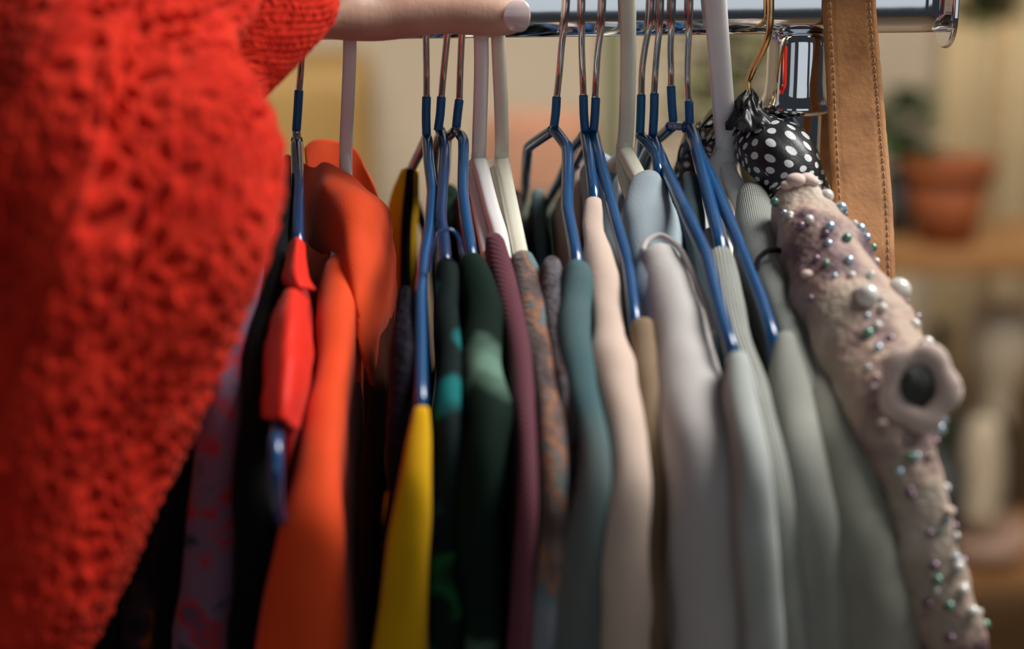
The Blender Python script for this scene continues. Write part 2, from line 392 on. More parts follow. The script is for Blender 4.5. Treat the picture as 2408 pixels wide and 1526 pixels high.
wire_hanger('blue wire hanger with a flat sideways joint, holding the waffle grey top',
    hy([(1582, 0), (1580, 55), (1577, 110), (1578, 160), (1578, 206)]), [(1578, 203), (1580, 245), (1583, 285)], (1580, 296),
    [(1624, 298), (1655, 420), (1694, 574)], [(1556, 318), (1540, 330)], [(1712, 700), (1735, 860)], r=0.0025)
wire_hanger('blue wire hanger reaching furthest right, between the ribbed and the knitted grey tops',
    hy([(1623, 0), (1621, 60), (1618, 120), (1617, 180), (1620, 240)]), [(1620, 238), (1621, 270), (1622, 300)], (1622, 310),
    [(1650, 372), (1690, 460), (1748, 600), (1788, 700), (1816, 790)], [(1612, 340), (1597, 396)], [(1850, 900)], r=0.0024)

def plastic_hanger(label, hook, neck, arms, m, wid=0.0034, name='plastic_hanger', brace=None, backs=None, hy0=-0.0162, sec=(1, 0.85), aw=1.0, sink=0.0):
    """hook: (px,py) top-first down to the neck; arms: front outer px list; brace: inner fork px list; backs: rear arm px"""
    P = []
    L = len(hook)
    for i, (a, b) in enumerate(hook): P.append(at(a, b, hy0-0.0015+(0.014)*(i/(L-1))**1.3))
    n0 = P[-1]; z0 = n0.z
    root = thing(name, (n0.x, 0, Z0+0.03), label, 'hanger', 'pale plastic hangers on the rail')
    t = P[0]
    over = [Vector((t.x, 0.021, Z0+0.010)), Vector((t.x, 0.0200, Z0+0.026)), Vector((t.x, 0.0120, Z0+0.0365)), Vector((t.x, 0, Z0+0.0405)), Vector((t.x, -0.0120, Z0+0.0360)), Vector((t.x, -0.0172, Z0+0.026))]
    tube('hook', [tuple(p) for p in over+P], wid, m, root, n=90, k=18, sec=sec, power=3.2, side=(1, 0, 0))
    # raised rim down the middle of the hook
    A = [slope(a, b, z0+0.002, 0.2)+Vector((0, sink, -sink)) for a, b in arms]
    tube('arm', [tuple(P[-2])+(wid*0.7,)]+[tuple(n0)+(wid*1.1,)]+[tuple(p)+(wid*1.05*aw,) for p in A], wid*1.05, m, root, n=60, k=18, power=3.0, side=(1, 0, 0))
    if brace:
        B = [slope(a, b, z0-0.004, 0.2) for a, b in brace]; tube('brace', [tuple(p) for p in B], wid*0.85, m, root, n=40, k=14, power=3.0, side=(1, 0, 0))
    tipp = A[-1]
    if backs: Bk = [slope(a, b, z0+0.002, 0.2, 1) for a, b in backs]
    else: Bk = [Vector((2*n0.x-p.x, -p.y, p.z)) for p in A if p.y < -0.02]
    tube('arm', [tuple(P[-2])+(wid*0.6,), tuple(n0)+(wid*0.9,)]+[tuple(p)+(wid*0.95,) for p in Bk], wid*0.95, m, root, n=60, k=16, power=3.0, side=(1, 0, 0))
    bk = Bk[-1]
    tube('lower_bar', [tuple(tipp), tuple(tipp+Vector((0, 0.02, -0.02))), tuple((tipp+bk)/2-Vector((0, 0, 0.025))), tuple(bk+Vector((0, -0.02, -0.02))), tuple(bk)], wid*0.8, m, root, n=40, k=10)
    return z0, n0
plastic_hanger('white plastic hanger standing straight up inside the orange collar', [(823, -30), (823, 60), (822, 140), (818, 240), (814, 330), (812, 420)], None, [(810, 470), (800, 560), (790, 640)], white, 0.0031)
plastic_hanger('white plastic hanger under the thumb, holding the maroon top', [(1130, -40), (1131, 60), (1132, 150), (1130, 240), (1127, 330), (1126, 372)], None, [(1140, 430), (1158, 500), (1176, 560), (1185, 620)], white, 0.0034, brace=[(1110, 404), (1122, 470), (1138, 560), (1150, 620)], backs=[(1107, 400), (1106, 450), (1090, 480)])
plastic_hanger('cream plastic hanger by the thumb tip, holding the fuzzy patterned jumper', [(1171, -40), (1171, 60), (1174, 150), (1178, 240), (1180, 330), (1180, 374)], None, [(1190, 430), (1206, 510), (1222, 590), (1235, 650)], cream, 0.0033, brace=[(1162, 404), (1176, 470), (1192, 560), (1205, 620)], backs=[(1157, 395), (1150, 430)])
plastic_hanger('off-white plastic hanger hooked mid-rail, forked above the light blue collar', [(1477, -40), (1477, 60), (1477, 150), (1475, 240), (1472, 310), (1468, 352)], None, [(1478, 375), (1492, 402), (1510, 440), (1530, 520)], cream, 0.0037, brace=[(1462, 366), (1468, 410), (1490, 480)], backs=[(1440, 395), (1425, 430), (1418, 480)])
plastic_hanger('large white plastic hanger beside the polka dot padding', [(1680, -40), (1686, 60), (1693, 150), (1700, 240), (1706, 310), (1708, 352)], None, [(1690, 400), (1664, 450), (1645, 500), (1640, 560)], milky if False else white, 0.0052, brace=[(1706, 372), (1716, 420), (1740, 460), (1760, 520)], backs=[(1715, 400), (1722, 440)], sec=(1, 0.7), aw=1.5, sink=0.009)

# ------------------------------------------------------------------ garments
def garment(name, label, cat, neck, pts, m, group='clothes hanging on the rail', ytip=0.205, k=K, neckdip=0.05, wr=0.0034, wf=28, pinch=0.45, cap=0.9, bottom=-0.62, seed=0, backstart=None, nu=230, nv=46, parent=None, lift=0.0, soft=0.0, hem=None, backw=0.8, front_only=False, zc=-0.46):
    """pts: (px,py,half width px) of the lit fold from the collar over the shoulder down the sleeve. The back half mirrors it behind the rail."""
    n0 = at(neck[0], neck[1], 0.0); z0 = n0.z+lift+0.0045
    Fr = []
    for a, b, hw in pts:
        p = slope(a, b, z0, ytip, -1, k); Fr.append((p.x, p.y, p.z, px2m(hw, p)))
    e = Fr[-1]; pe = Fr[-2]
    dz = (Z0+bottom)-e[2]; gx = (e[0]-pe[0])/max(1e-3, pe[2]-e[2])
    gx = max(-0.25, min(0.25, gx))
    tail = [(e[0]+gx*(-dz)*0.45, e[1]+0.004, e[2]+dz*0.5, e[3]*1.1), (e[0]+gx*(-dz)*0.6, e[1]+0.01, e[2]+dz, e[3]*1.1)]
    s0 = Fr[0]
    if front_only: path = [(s0[0], s0[1]+0.012, s0[2]-neckdip*0.7, s0[3]*0.8), (s0[0], s0[1]+0.005, s0[2]-0.006, s0[3]*0.85)]+Fr
    else:
        Bk = [(2*n0.x-x, -y, z-0.004, r*backw) for x, y, z, r in Fr]
        btail = [(2*n0.x-x, -y, z, r*backw) for x, y, z, r in tail]
        path = btail[::-1]+Bk[::-1]+[(Bk[0][0]*0.9+n0.x*0.1, Bk[0][1]*0.75, Bk[0][2]-neckdip*0.7, s0[3]*0.6), (n0.x, 0, s0[2]-neckdip, s0[3]*0.6), (s0[0]*0.9+n0.x*0.1, s0[1]*0.75, s0[2]-neckdip*0.7, s0[3]*0.6)]+Fr
    if hem is None: path = path+tail
    R = smooth(path, nu); R[:, 3] = np.maximum(R[:, 3], 0.0012)
    tipv = max(Fr, key=lambda q: -q[1]); d = Vector((tipv[0]-n0.x, tipv[1], 0)).normalized()
    lat = Vector((-d.y, d.x, 0)); lat = lat if lat.x > 0 else -lat
    lat = np.array(lat)
    Cc = np.array((n0.x, 0.0, Z0+zc))
    V = np.zeros((nu, nv, 3)); UV = []; cum = 0
    for i in range(nu):
        P = R[i, :3]; wv = R[i, 3]; inn = Cc-P; D = np.linalg.norm(inn); inn = inn/D
        cd_ = min(wv*cap, D*0.3)
        if i: cum += np.linalg.norm(R[i, :3]-R[i-1, :3])
        for j in range(nv):
            s = -1+2*j/(nv-1); a = abs(s); sg = 1 if s >= 0 else -1
            if a < 0.5:
                th = a/0.5*PI/2; la = wv*math.sin(th); iw = cd_*(1-math.cos(th)); q = 0
            else:
                q = ((a-0.5)/0.5)**1.6; la = wv*(1+(pinch-1)*q); iw = cd_+q*(D*0.94-cd_)
            p = P+lat*sg*la+inn*iw
            am = wr*(0.25+min(1, wv/0.006)*0.75)
            nz = noise.noise(Vector((p[0]*wf*0.7+seed*7.1, p[1]*wf, p[2]*wf*0.6)))+0.4*noise.noise(Vector((p[0]*wf*2+seed, p[1]*wf*2.3, p[2]*wf*1.6)))
            nz2 = noise.noise(Vector((cum*wf*0.8, seed*3.3, q*2)))
            out = math.cos(min(1, a/0.5)*PI/2)
            p = p+lat*(am*nz2*(0.6+a)+sg*am*nz*(1-out))-inn*out*am*nz
            V[i, j] = p; UV.append((s*wv*2 if q == 0 else sg*(wv*2+q*0.2), cum))
    o = obj(name, V.reshape(-1, 3), gridfaces(nu, nv), m, parent, uv=UV)
    if parent is None: tag(o, label, cat, group)
    return o, V, R
def rebase(o):
    """origin of a mesh thing moved to the hanging point of its own bounds"""
    me = o.data; n = len(me.vertices); a = np.zeros(n*3); me.vertices.foreach_get('co', a); a = a.reshape(-1, 3)
    c = np.array([(a[:, 0].min()+a[:, 0].max())/2, (a[:, 1].min()+a[:, 1].max())/2, a[:, 2].max()]); me.vertices.foreach_set('co', (a-c).ravel()); me.update(); o.location = o.location+Vector(c)

black = fabric('black_cloth', (8, 7, 8), bump=0.3, sheen=0.02)
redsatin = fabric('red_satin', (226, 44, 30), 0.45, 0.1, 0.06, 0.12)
orange = fabric('orange_cotton', (220, 72, 28), 0.75, 0.25, 0.07, 0.4)
floral = mat('plum_floral_print', (0.2, 0.1, 0.15), 0.8); mottle(floral, [s2l((40, 60, 72)), s2l((118, 92, 112)), s2l((120, 88, 110)), s2l((165, 50, 62)), s2l((95, 70, 92))], 75, [0.3, 0.4, 0.52, 0.60, 0.70], 4); add_bump(floral, 700, 0.3)
darkprint = mat('dark_orange_print', (0.02, 0.02, 0.03), 0.8); mottle(darkprint, [s2l((22, 34, 44)), s2l((16, 14, 18)), s2l((50, 40, 48)), s2l((196, 96, 34))], 26, [0.3, 0.45, 0.55, 0.66], 2); add_bump(darkprint, 700, 0.3)
darkbrown = fabric('dark_brown_cloth', (34, 16, 12), sheen=0.05)
indigo = mat('indigo_lace', (0.02, 0.015, 0.04), 0.7); mottle(indigo, [s2l((12, 10, 18)), s2l((22, 18, 32)), s2l((70, 66, 92))], 150, [0.4, 0.66, 0.78]); add_bump(indigo, 300, 0.8, 0.001, 'vor')
yellow = fabric('mustard_cloth', (206, 156, 8), 0.8, 0.15, 0.08)
tealprint = mat('green_teal_print', (0.02, 0.1, 0.08), 0.75); mottle(tealprint, [s2l((18, 104, 104)), s2l((12, 26, 26)), s2l((14, 24, 22)), s2l((24, 84, 44)), s2l((12, 18, 18))], 20, [0.38, 0.42, 0.56, 0.60, 0.66], 2); add_bump(tealprint, 700, 0.3)
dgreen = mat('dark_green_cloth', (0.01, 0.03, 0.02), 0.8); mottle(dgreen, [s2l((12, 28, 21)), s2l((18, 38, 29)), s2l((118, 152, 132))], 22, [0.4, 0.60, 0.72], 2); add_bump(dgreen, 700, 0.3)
maroon = fabric('maroon_cotton', (98, 54, 64), 0.8, 0.2); add_bump(maroon, 160, 0.3, 0.0006, 'DIAGONAL')
fuzzy = mat('fuzzy_multicolour_knit', (0.2, 0.15, 0.1), 0.95); mottle(fuzzy, [s2l((58, 44, 44)), s2l((112, 90, 84)), s2l((170, 106, 60)), s2l((112, 104, 100)), s2l((100, 124, 130)), s2l((132, 132, 140))], 30, [0.34, 0.44, 0.475, 0.505, 0.58, 0.68], 5, stretch=(2.4, 1, 1)); add_bump(fuzzy, 500, 0.9, 0.0012, detail=6)
fuzzy.node_tree.nodes['Principled BSDF'].inputs['Sheen Weight'].default_value = 0.4
brownmix = mat('brown_grey_knit', (0.1, 0.1, 0.1), 0.95); mottle(brownmix, [s2l((70, 60, 56)), s2l((108, 106, 112)), s2l((92, 60, 46))], 60, [0.4, 0.5, 0.62], 5); add_bump(brownmix, 500, 0.9, 0.0012)
tealgrey = mat('teal_grey_check', (0.1, 0.15, 0.15), 0.85); mottle(tealgrey, [s2l((64, 94, 100)), s2l((92, 106, 106)), s2l((102, 100, 96))], 14, [0.36, 0.5, 0.62], 2); add_bump(tealgrey, 700, 0.35)
pink = fabric('pale_pink_cotton', (204, 181, 166), 0.8, 0.2, 0.05)
tan = fabric('tan_twill', (138, 116, 92), 0.85)
lightblue = fabric('light_blue_chambray', (158, 172, 180), 0.85, 0.25, 0.06)
palejacket = fabric('stone_grey_jacket', (186, 180, 178), 0.7, 0.2, 0.05, 0.3)
palegrey = fabric('pale_grey_linen', (172, 176, 172), 0.85)
grey = fabric('grey_wool', (146, 146, 138), 0.9)
olive = fabric('olive_grey_wool', (146, 144, 132), 0.9)
waffle = fabric('waffle_grey_knit', (182, 184, 176), 0.95); add_bump(waffle, 500, 0.5, 0.0016, 'X', 'UV'); add_bump(waffle, 320, 0.6, 0.0016, 'Y', 'UV')
ribbed = fabric('ribbed_grey_knit', (176, 178, 170), 0.95); add_bump(ribbed, 330, 0.8, 0.0018, 'X', 'UV')
lightbrown = fabric('greige_cloth', (150, 134, 116), 0.9)

for mm in (floral, darkprint, indigo, tealprint, dgreen, fuzzy, brownmix, tealgrey): mm.node_tree.nodes['Principled BSDF'].inputs['Specular IOR Level'].default_value = 0.1
def G(*a, **k):
    o, V, R = garment(*a, **k)
    if o.parent is None: rebase(o)
    return o, V, R
# left to right
G('coat', 'added black coat filling the gap lowest on the left, almost covered by the knitted sleeve', 'coat', (470, 330),
  [(330, 1000, 30), (290, 1150, 44), (262, 1280, 50), (240, 1400, 52), (228, 1526, 58)], black, ytip=0.125, seed=31)  # added garment, makes the gap beside the sleeve black
G('dress', 'dark printed dress with orange blotches showing low beside the knitted sleeve', 'dress', (560, 330),
  [(430, 900, 20), (385, 1080, 34), (350, 1250, 42), (330, 1380, 48), (322, 1526, 55)], darkprint, ytip=0.135, seed=1)
G('cardigan', 'plain black cardigan between the dark orange print and the plum print', 'cardigan', (590, 330),
  [(560, 700, 20), (500, 860, 28), (440, 1040, 36), (410, 1200, 42), (400, 1380, 46), (396, 1526, 50)], black, ytip=0.15, seed=2)
G('blouse', 'plum coloured blouse with red and teal floral print beside the knitted sleeve', 'blouse', (640, 330),
  [(636, 510, 12), (618, 580, 26), (590, 660, 36), (550, 760, 46), (522, 900, 50), (504, 1050, 54), (492, 1200, 56), (480, 1350, 62), (470, 1526, 70)], floral, ytip=0.165, seed=3, wr=0.003)
G('jacket', 'black jacket squeezed between the plum print and the bright red blouse', 'jacket', (670, 330),
  [(668, 390, 14), (662, 470, 24), (650, 600, 28), (618, 760, 30), (596, 950, 36), (590, 1150, 48), (600, 1350, 66), (600, 1526, 80)], black, ytip=0.185, seed=4)
# red satin blouse: sleeve with a hem the hanger tip pokes out of
rb = thing('blouse', at(700, 560, -0.09), 'bright red satin blouse with a blue hanger tip poking out of its short sleeve', 'blouse', 'clothes hanging on the rail')
patch('neckline', [[(684, 575, -0.085), (700, 560, -0.090), (714, 575, -0.085)], [(672, 620, -0.098), (696, 614, -0.109), (720, 625, -0.100)], [(664, 655, -0.103), (696, 650, -0.121), (726, 660, -0.110)], [(668, 672, -0.104), (704, 676, -0.127), (740, 682, -0.117)]], redsatin, rb, nu=30, nv=24, wr=0.0006)
patch('sleeve', [[(640, 740, -0.080), (655, 705, -0.112), (688, 682, -0.128), (715, 700, -0.118), (722, 740, -0.080)],
                 [(612, 820, -0.095), (640, 770, -0.138), (682, 745, -0.152), (722, 770, -0.140), (722, 830, -0.095)],
                 [(606, 880, -0.115), (634, 850, -0.162), (674, 835, -0.175), (722, 850, -0.160), (716, 890, -0.115)],
                 [(610, 940, -0.125), (634, 930, -0.178), (668, 925, -0.192), (708, 935, -0.176), (706, 950, -0.125)],
                 [(614, 970, -0.130), (632, 985, -0.186), (664, 985, -0.200), (694, 1008, -0.184), (698, 985, -0.130)]], redsatin, rb, nu=50, nv=44, wr=0.0016, wf=70)
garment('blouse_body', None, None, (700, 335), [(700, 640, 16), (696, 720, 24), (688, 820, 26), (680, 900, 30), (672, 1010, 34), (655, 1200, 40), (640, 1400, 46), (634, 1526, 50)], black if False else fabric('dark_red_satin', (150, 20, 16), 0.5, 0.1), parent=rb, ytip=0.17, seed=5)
# orange shirt with a standing collar
osn = thing('shirt', at(805, 420, -0.02), 'orange cotton shirt with a large open collar around a white hanger', 'shirt', 'clothes hanging on the rail')
garment('shirt_body', None, None, (812, 400), [(806, 600, 34), (800, 640, 44), (790, 700, 42), (780, 800, 42), (768, 930, 46), (752, 1080, 54), (728, 1220, 80), (706, 1350, 96), (688, 1526, 112)], orange, parent=osn, ytip=0.2, seed=6, wr=0.003, wf=24)
patch('collar_back', [[(715, 350, 0.030), (735, 332, 0.034), (780, 330, 0.040), (830, 345, 0.040), (862, 400, 0.032), (888, 462, 0.015)],
                      [(722, 420, 0.018), (745, 405, 0.026), (785, 400, 0.032), (830, 420, 0.032), (862, 470, 0.022), (884, 520, 0.004)],
                      [(730, 520, 0.010), (760, 500, 0.018), (790, 500, 0.022), (830, 510, 0.022), (860, 540, 0.012), (880, 580, -0.005)]], orange, osn, nu=26, nv=40, wr=0.0012)
patch('collar_leaf', [[(714, 384, 0.004), (742, 396, -0.004), (765, 384, -0.010), (815, 408, -0.016), (862, 445, -0.024), (905, 490, -0.022), (918, 540, -0.004)],
                      [(706, 460, -0.006), (738, 456, -0.022), (770, 440, -0.040), (820, 450, -0.046), (868, 485, -0.048), (908, 545, -0.040), (924, 600, -0.016)],
                      [(712, 530, -0.016), (738, 540, -0.034), (775, 530, -0.054), (820, 530, -0.064), (866, 560, -0.066), (906, 610, -0.054), (928, 680, -0.026)],
                      [(730, 575, -0.030), (752, 585, -0.042), (790, 590, -0.064), (826, 620, -0.078), (862, 680, -0.082), (895, 720, -0.072), (922, 745, -0.045)],
                      [(748, 590, -0.036), (770, 594, -0.048), (800, 605, -0.066), (822, 650, -0.080), (848, 750, -0.094), (878, 800, -0.088), (900, 790, -0.065)],
                      [(756, 596, -0.034), (776, 598, -0.048), (806, 618, -0.064), (824, 675, -0.080), (846, 820, -0.100), (868, 908, -0.102), (882, 872, -0.085)]], orange, osn, nu=70, nv=60, wr=0.0022, wf=55, seed=3, thick=0.0014)
patch('yoke', [[(722, 540, 0.0), (760, 540, -0.012), (800, 540, -0.018), (850, 560, -0.015)], [(720, 620, -0.02), (760, 610, -0.036), (800, 610, -0.045), (850, 640, -0.04)], [(728, 700, -0.045), (760, 690, -0.062), (800, 690, -0.072), (850, 720, -0.07)], [(736, 900, -0.07), (760, 900, -0.09), (800, 900, -0.1), (850, 900, -0.1)]], orange, osn, nu=30, nv=20, wr=0.001)
patch('back_panel', [[(884, 700, -0.055), (905, 700, -0.05), (926, 720, -0.03)], [(868, 880, -0.09), (890, 900, -0.085), (912, 900, -0.06)], [(850, 1100, -0.12), (880, 1150, -0.115), (900, 1150, -0.09)], [(840, 1300, -0.13), (868, 1400, -0.125), (890, 1400, -0.10)]], fabric('brown_cloth', (86, 34, 18), 0.8, 0.1), osn, nu=30, nv=12, wr=0.002)  # shirt panel right of the body, in a darker brown
G('blouse', 'dark indigo lace blouse just right of the orange collar', 'blouse', (945, 335),
  [(955, 665, 18), (950, 720, 26), (945, 850, 30), (940, 1000, 30), (930, 1200, 34), (910, 1400, 36), (890, 1526, 40)], indigo, ytip=0.17, seed=7)
# yellow dress: narrow strap at the back, wide front
yd = thing('dress', at(990, 950, -0.16), 'mustard yellow dress with black stripe on its back strap', 'dress', 'clothes hanging on the rail')
garment('dress_front', None, None, (1003, 330), [(990, 950, 20), (984, 1010, 32), (972, 1120, 40), (958, 1250, 52), (945, 1380, 60), (932, 1526, 68)], yellow, parent=yd, ytip=0.20, seed=8, front_only=True, wr=0.002)
garment('dress_side', None, None, (960, 330), [(930, 1150, 14), (922, 1250, 22), (915, 1400, 26), (905, 1526, 30)], yellow, parent=yd, ytip=0.165, seed=9, front_only=True)
patch('back_strap', [[(946, 398, 0.062), (965, 392, 0.055), (984, 400, 0.060)], [(920, 460, 0.080), (958, 450, 0.072), (984, 470, 0.078)], [(910, 540, 0.085), (950, 540, 0.078), (980, 560, 0.082)], [(930, 670, 0.08), (952, 670, 0.074), (976, 680, 0.078)], [(936, 900, 0.07), (952, 900, 0.065), (976, 900, 0.07)]], yellow, yd, nu=40, nv=16, wr=0.001)
patch('black_stripe', [[(956, 402, 0.0505), (965, 398, 0.050), (972, 402, 0.0505)], [(950, 455, 0.068), (960, 452, 0.0665), (972, 460, 0.068)], [(944, 545, 0.0745), (956, 545, 0.073), (966, 550, 0.0745)], [(942, 675, 0.071), (952, 675, 0.069), (964, 678, 0.071)], [(942, 900, 0.062), (952, 900, 0.06), (964, 900, 0.062)]], black, yd, nu=40, nv=8)
G('top', 'teal and green printed top with dark ground under the navy hanger', 'top', (1038, 315),
  [(1046, 612, 22), (1048, 680, 28), (1052, 800, 28), (1056, 950, 30), (1056, 1100, 32), (1050, 1300, 34), (1044, 1526, 38)], tealprint, ytip=0.19, seed=10)
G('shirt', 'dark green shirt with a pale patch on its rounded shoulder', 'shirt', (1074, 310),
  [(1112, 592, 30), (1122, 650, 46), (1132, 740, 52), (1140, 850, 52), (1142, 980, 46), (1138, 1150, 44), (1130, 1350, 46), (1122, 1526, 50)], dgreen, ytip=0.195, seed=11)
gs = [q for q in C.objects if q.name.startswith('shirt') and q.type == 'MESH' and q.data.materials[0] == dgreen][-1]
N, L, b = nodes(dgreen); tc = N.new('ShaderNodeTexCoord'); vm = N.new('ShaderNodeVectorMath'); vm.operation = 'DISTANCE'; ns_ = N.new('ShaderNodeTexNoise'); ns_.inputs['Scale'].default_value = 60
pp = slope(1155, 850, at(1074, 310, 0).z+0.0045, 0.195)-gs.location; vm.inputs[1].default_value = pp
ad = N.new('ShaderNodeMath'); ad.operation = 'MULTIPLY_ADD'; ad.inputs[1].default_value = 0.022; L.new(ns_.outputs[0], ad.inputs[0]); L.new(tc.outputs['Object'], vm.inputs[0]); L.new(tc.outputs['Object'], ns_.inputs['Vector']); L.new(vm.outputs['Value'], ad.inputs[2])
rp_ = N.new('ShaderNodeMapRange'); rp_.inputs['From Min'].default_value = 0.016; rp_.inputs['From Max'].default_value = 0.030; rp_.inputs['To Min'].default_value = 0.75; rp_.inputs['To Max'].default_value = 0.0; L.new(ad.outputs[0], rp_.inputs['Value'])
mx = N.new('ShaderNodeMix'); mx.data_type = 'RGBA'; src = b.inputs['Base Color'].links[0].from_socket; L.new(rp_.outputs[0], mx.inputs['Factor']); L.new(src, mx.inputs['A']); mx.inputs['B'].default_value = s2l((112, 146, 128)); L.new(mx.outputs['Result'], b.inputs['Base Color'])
G('top', 'maroon cotton top with a narrow folded shoulder on a white hanger', 'top', (1126, 340),
  [(1162, 546, 20), (1178, 600, 27), (1196, 670, 28), (1218, 780, 26), (1234, 900, 24), (1243, 1030, 22), (1243, 1180, 24), (1232, 1350, 26), (1224, 1526, 28)], maroon, seed=12, wr=0.001)
G('sweater', 'fuzzy jumper in brown, orange and grey bands on the cream hanger', 'sweater', (1180, 345),
  [(1226, 586, 24), (1242, 640, 38), (1262, 720, 38), (1282, 830, 34), (1298, 950, 32), (1306, 1080, 32), (1300, 1250, 34), (1290, 1400, 36), (1280, 1526, 38)], fuzzy, seed=13, wr=0.0014)
G('cardigan', 'brown and grey flecked knit cardigan sunk behind the fuzzy jumper', 'cardigan', (1250, 330),
  [(1300, 600, 20), (1306, 680, 30), (1322, 800, 30), (1334, 950, 26), (1340, 1150, 28), (1330, 1350, 30), (1310, 1526, 34)], brownmix, ytip=0.18, seed=14)
G('shirt', 'teal grey checked shirt on the sideways blue hanger', 'shirt', (1303, 310),
  [(1352, 614, 26), (1350, 670, 38), (1356, 760, 42), (1378, 880, 42), (1400, 1000, 38), (1400, 1120, 42), (1378, 1250, 58), (1352, 1380, 74), (1335, 1526, 84)], tealgrey, seed=15, wr=0.003)
G('shirt', 'pale pink shirt whose shoulder rounds over a blue hanger', 'shirt', (1376, 318),
  [(1399, 455, 22), (1400, 500, 31), (1410, 580, 34), (1424, 660, 44), (1438, 760, 48), (1450, 870, 48), (1466, 980, 44), (1474, 1120, 46), (1478, 1300, 52), (1482, 1526, 62)], pink, seed=16, wr=0.0045)
G('trousers', 'folded tan trousers at the foot of the dark blue hanger arm', 'trousers', (1397, 318),
  [(1512, 745, 28), (1520, 800, 30), (1530, 900, 32), (1538, 1050, 34), (1540, 1250, 36), (1548, 1526, 40)], tan, ytip=0.185, seed=17, wr=0.0014, front_only=True)
# light blue collar over the stone jacket: the blue garment hangs on the forked hanger
G('shirt', 'light blue shirt with a tall rounded collar in front of the stone jacket', 'shirt', (1468, 330),
  [(1524, 402, 36), (1528, 420, 56), (1534, 480, 68), (1544, 560, 66), (1560, 640, 40), (1584, 740, 20), (1610, 900, 20), (1630, 1100, 20), (1640, 1400, 20), (1640, 1526, 20)], lightblue, seed=18, wr=0.0045, ytip=0.13, cap=0.7, lift=0.002)
G('jacket', 'stone grey jacket with a broad smooth shoulder directly below the light blue collar', 'jacket', (1506, 325),
  [(1548, 566, 46), (1560, 604, 58), (1580, 680, 66), (1606, 780, 74), (1642, 900, 84), (1664, 1020, 92), (1682, 1150, 102), (1696, 1300, 112), (1706, 1526, 124)], palejacket, seed=19, wr=0.0045, cap=1.1, lift=0.006)
jk = [q for q in C.objects if q.name.startswith('jacket')][-1]
jz = at(1506, 325, 0).z+0.0125
def edge(name, pts, z0, rad, m, par, yt=0.2):
    tube(name, [tuple(slope(a, b, z0, yt)) for a, b in pts], rad, m, par, n=50, k=12)
edge('collar_edge', [(1510, 590), (1522, 566), (1552, 554), (1590, 576), (1628, 640), (1658, 715), (1676, 780)], jz-0.003, 0.0013, palejacket, jk)
G('vest', 'dark grey vest lying low behind the light blue collar', 'vest', (1560, 330),
  [(1622, 405, 20), (1632, 480, 26), (1640, 560, 22), (1670, 700, 20), (1700, 900, 20), (1740, 1200, 20), (1760, 1526, 24)], fabric('charcoal_teal', (56, 72, 76)), ytip=0.16, seed=20, front_only=True)
G('top', 'ribbed grey knit top with a seam under the sideways-jointed blue hanger', 'top', (1580, 305),
  [(1696, 576, 28), (1704, 620, 36), (1716, 690, 38), (1738, 790, 38), (1776, 900, 38), (1806, 1020, 40), (1832, 1160, 44), (1856, 1320, 50), (1876, 1526, 56)], ribbed, seed=21, wr=0.001)
G('shirt', 'waffle weave grey shirt peeking out behind the blue arm left of the knitted collar', 'shirt', (1622, 312),
  [(1672, 532, 26), (1690, 600, 38), (1716, 720, 34), (1760, 900, 30), (1800, 1100, 30), (1830, 1526, 36)], waffle, ytip=0.15, seed=22, lift=-0.004)
G('shirt', 'pale grey linen shirt with narrow shoulder starting low at a blue hanger end', 'shirt', (1535, 325),
  [(1736, 826, 24), (1742, 880, 34), (1760, 980, 38), (1782, 1100, 40), (1794, 1240, 44), (1800, 1380, 48), (1808, 1526, 54)], palegrey, seed=23, ytip=0.215, lift=0.016, wr=0.0016, front_only=True)
G('coat', 'dark grey wool coat shoulder rising beside the long blue hanger arm', 'coat', (1640, 320),
  [(1848, 776, 24), (1856, 830, 38), (1874, 920, 48), (1900, 1040, 52), (1926, 1180, 56), (1946, 1340, 60), (1956, 1526, 66)], grey, seed=24, wr=0.0016, front_only=True)
G('sweater', 'grey waffle knit jumper with dark collar line under the large white hanger', 'sweater', (1708, 340),
  [(1768, 428, 32), (1778, 470, 50), (1790, 530, 54), (1806, 590, 48), (1830, 680, 34), (1870, 800, 30), (1920, 950, 30), (1960, 1200, 30), (1980, 1526, 30)], waffle, seed=25, wr=0.0010, ytip=0.17)
G('coat', 'olive grey wool coat with a long sleeve beside the beaded garment', 'coat', (1708, 345),
  [(1826, 600, 30), (1846, 650, 42), (1880, 740, 50), (1924, 850, 62), (1970, 970, 78), (2014, 1100, 92), (2046, 1240, 104), (2070, 1380, 114), (2086, 1526, 122)], olive, seed=26, wr=0.0040, cap=1.2, lift=-0.003)

oc = [q for q in C.objects if q.name.startswith('coat')][-1]
oz = at(1708, 345, 0).z+0.010
edge('collar_trim', [(1776, 640), (1786, 606), (1812, 588), (1842, 592), (1868, 620), (1884, 660)], oz, 0.0012, black, oc)

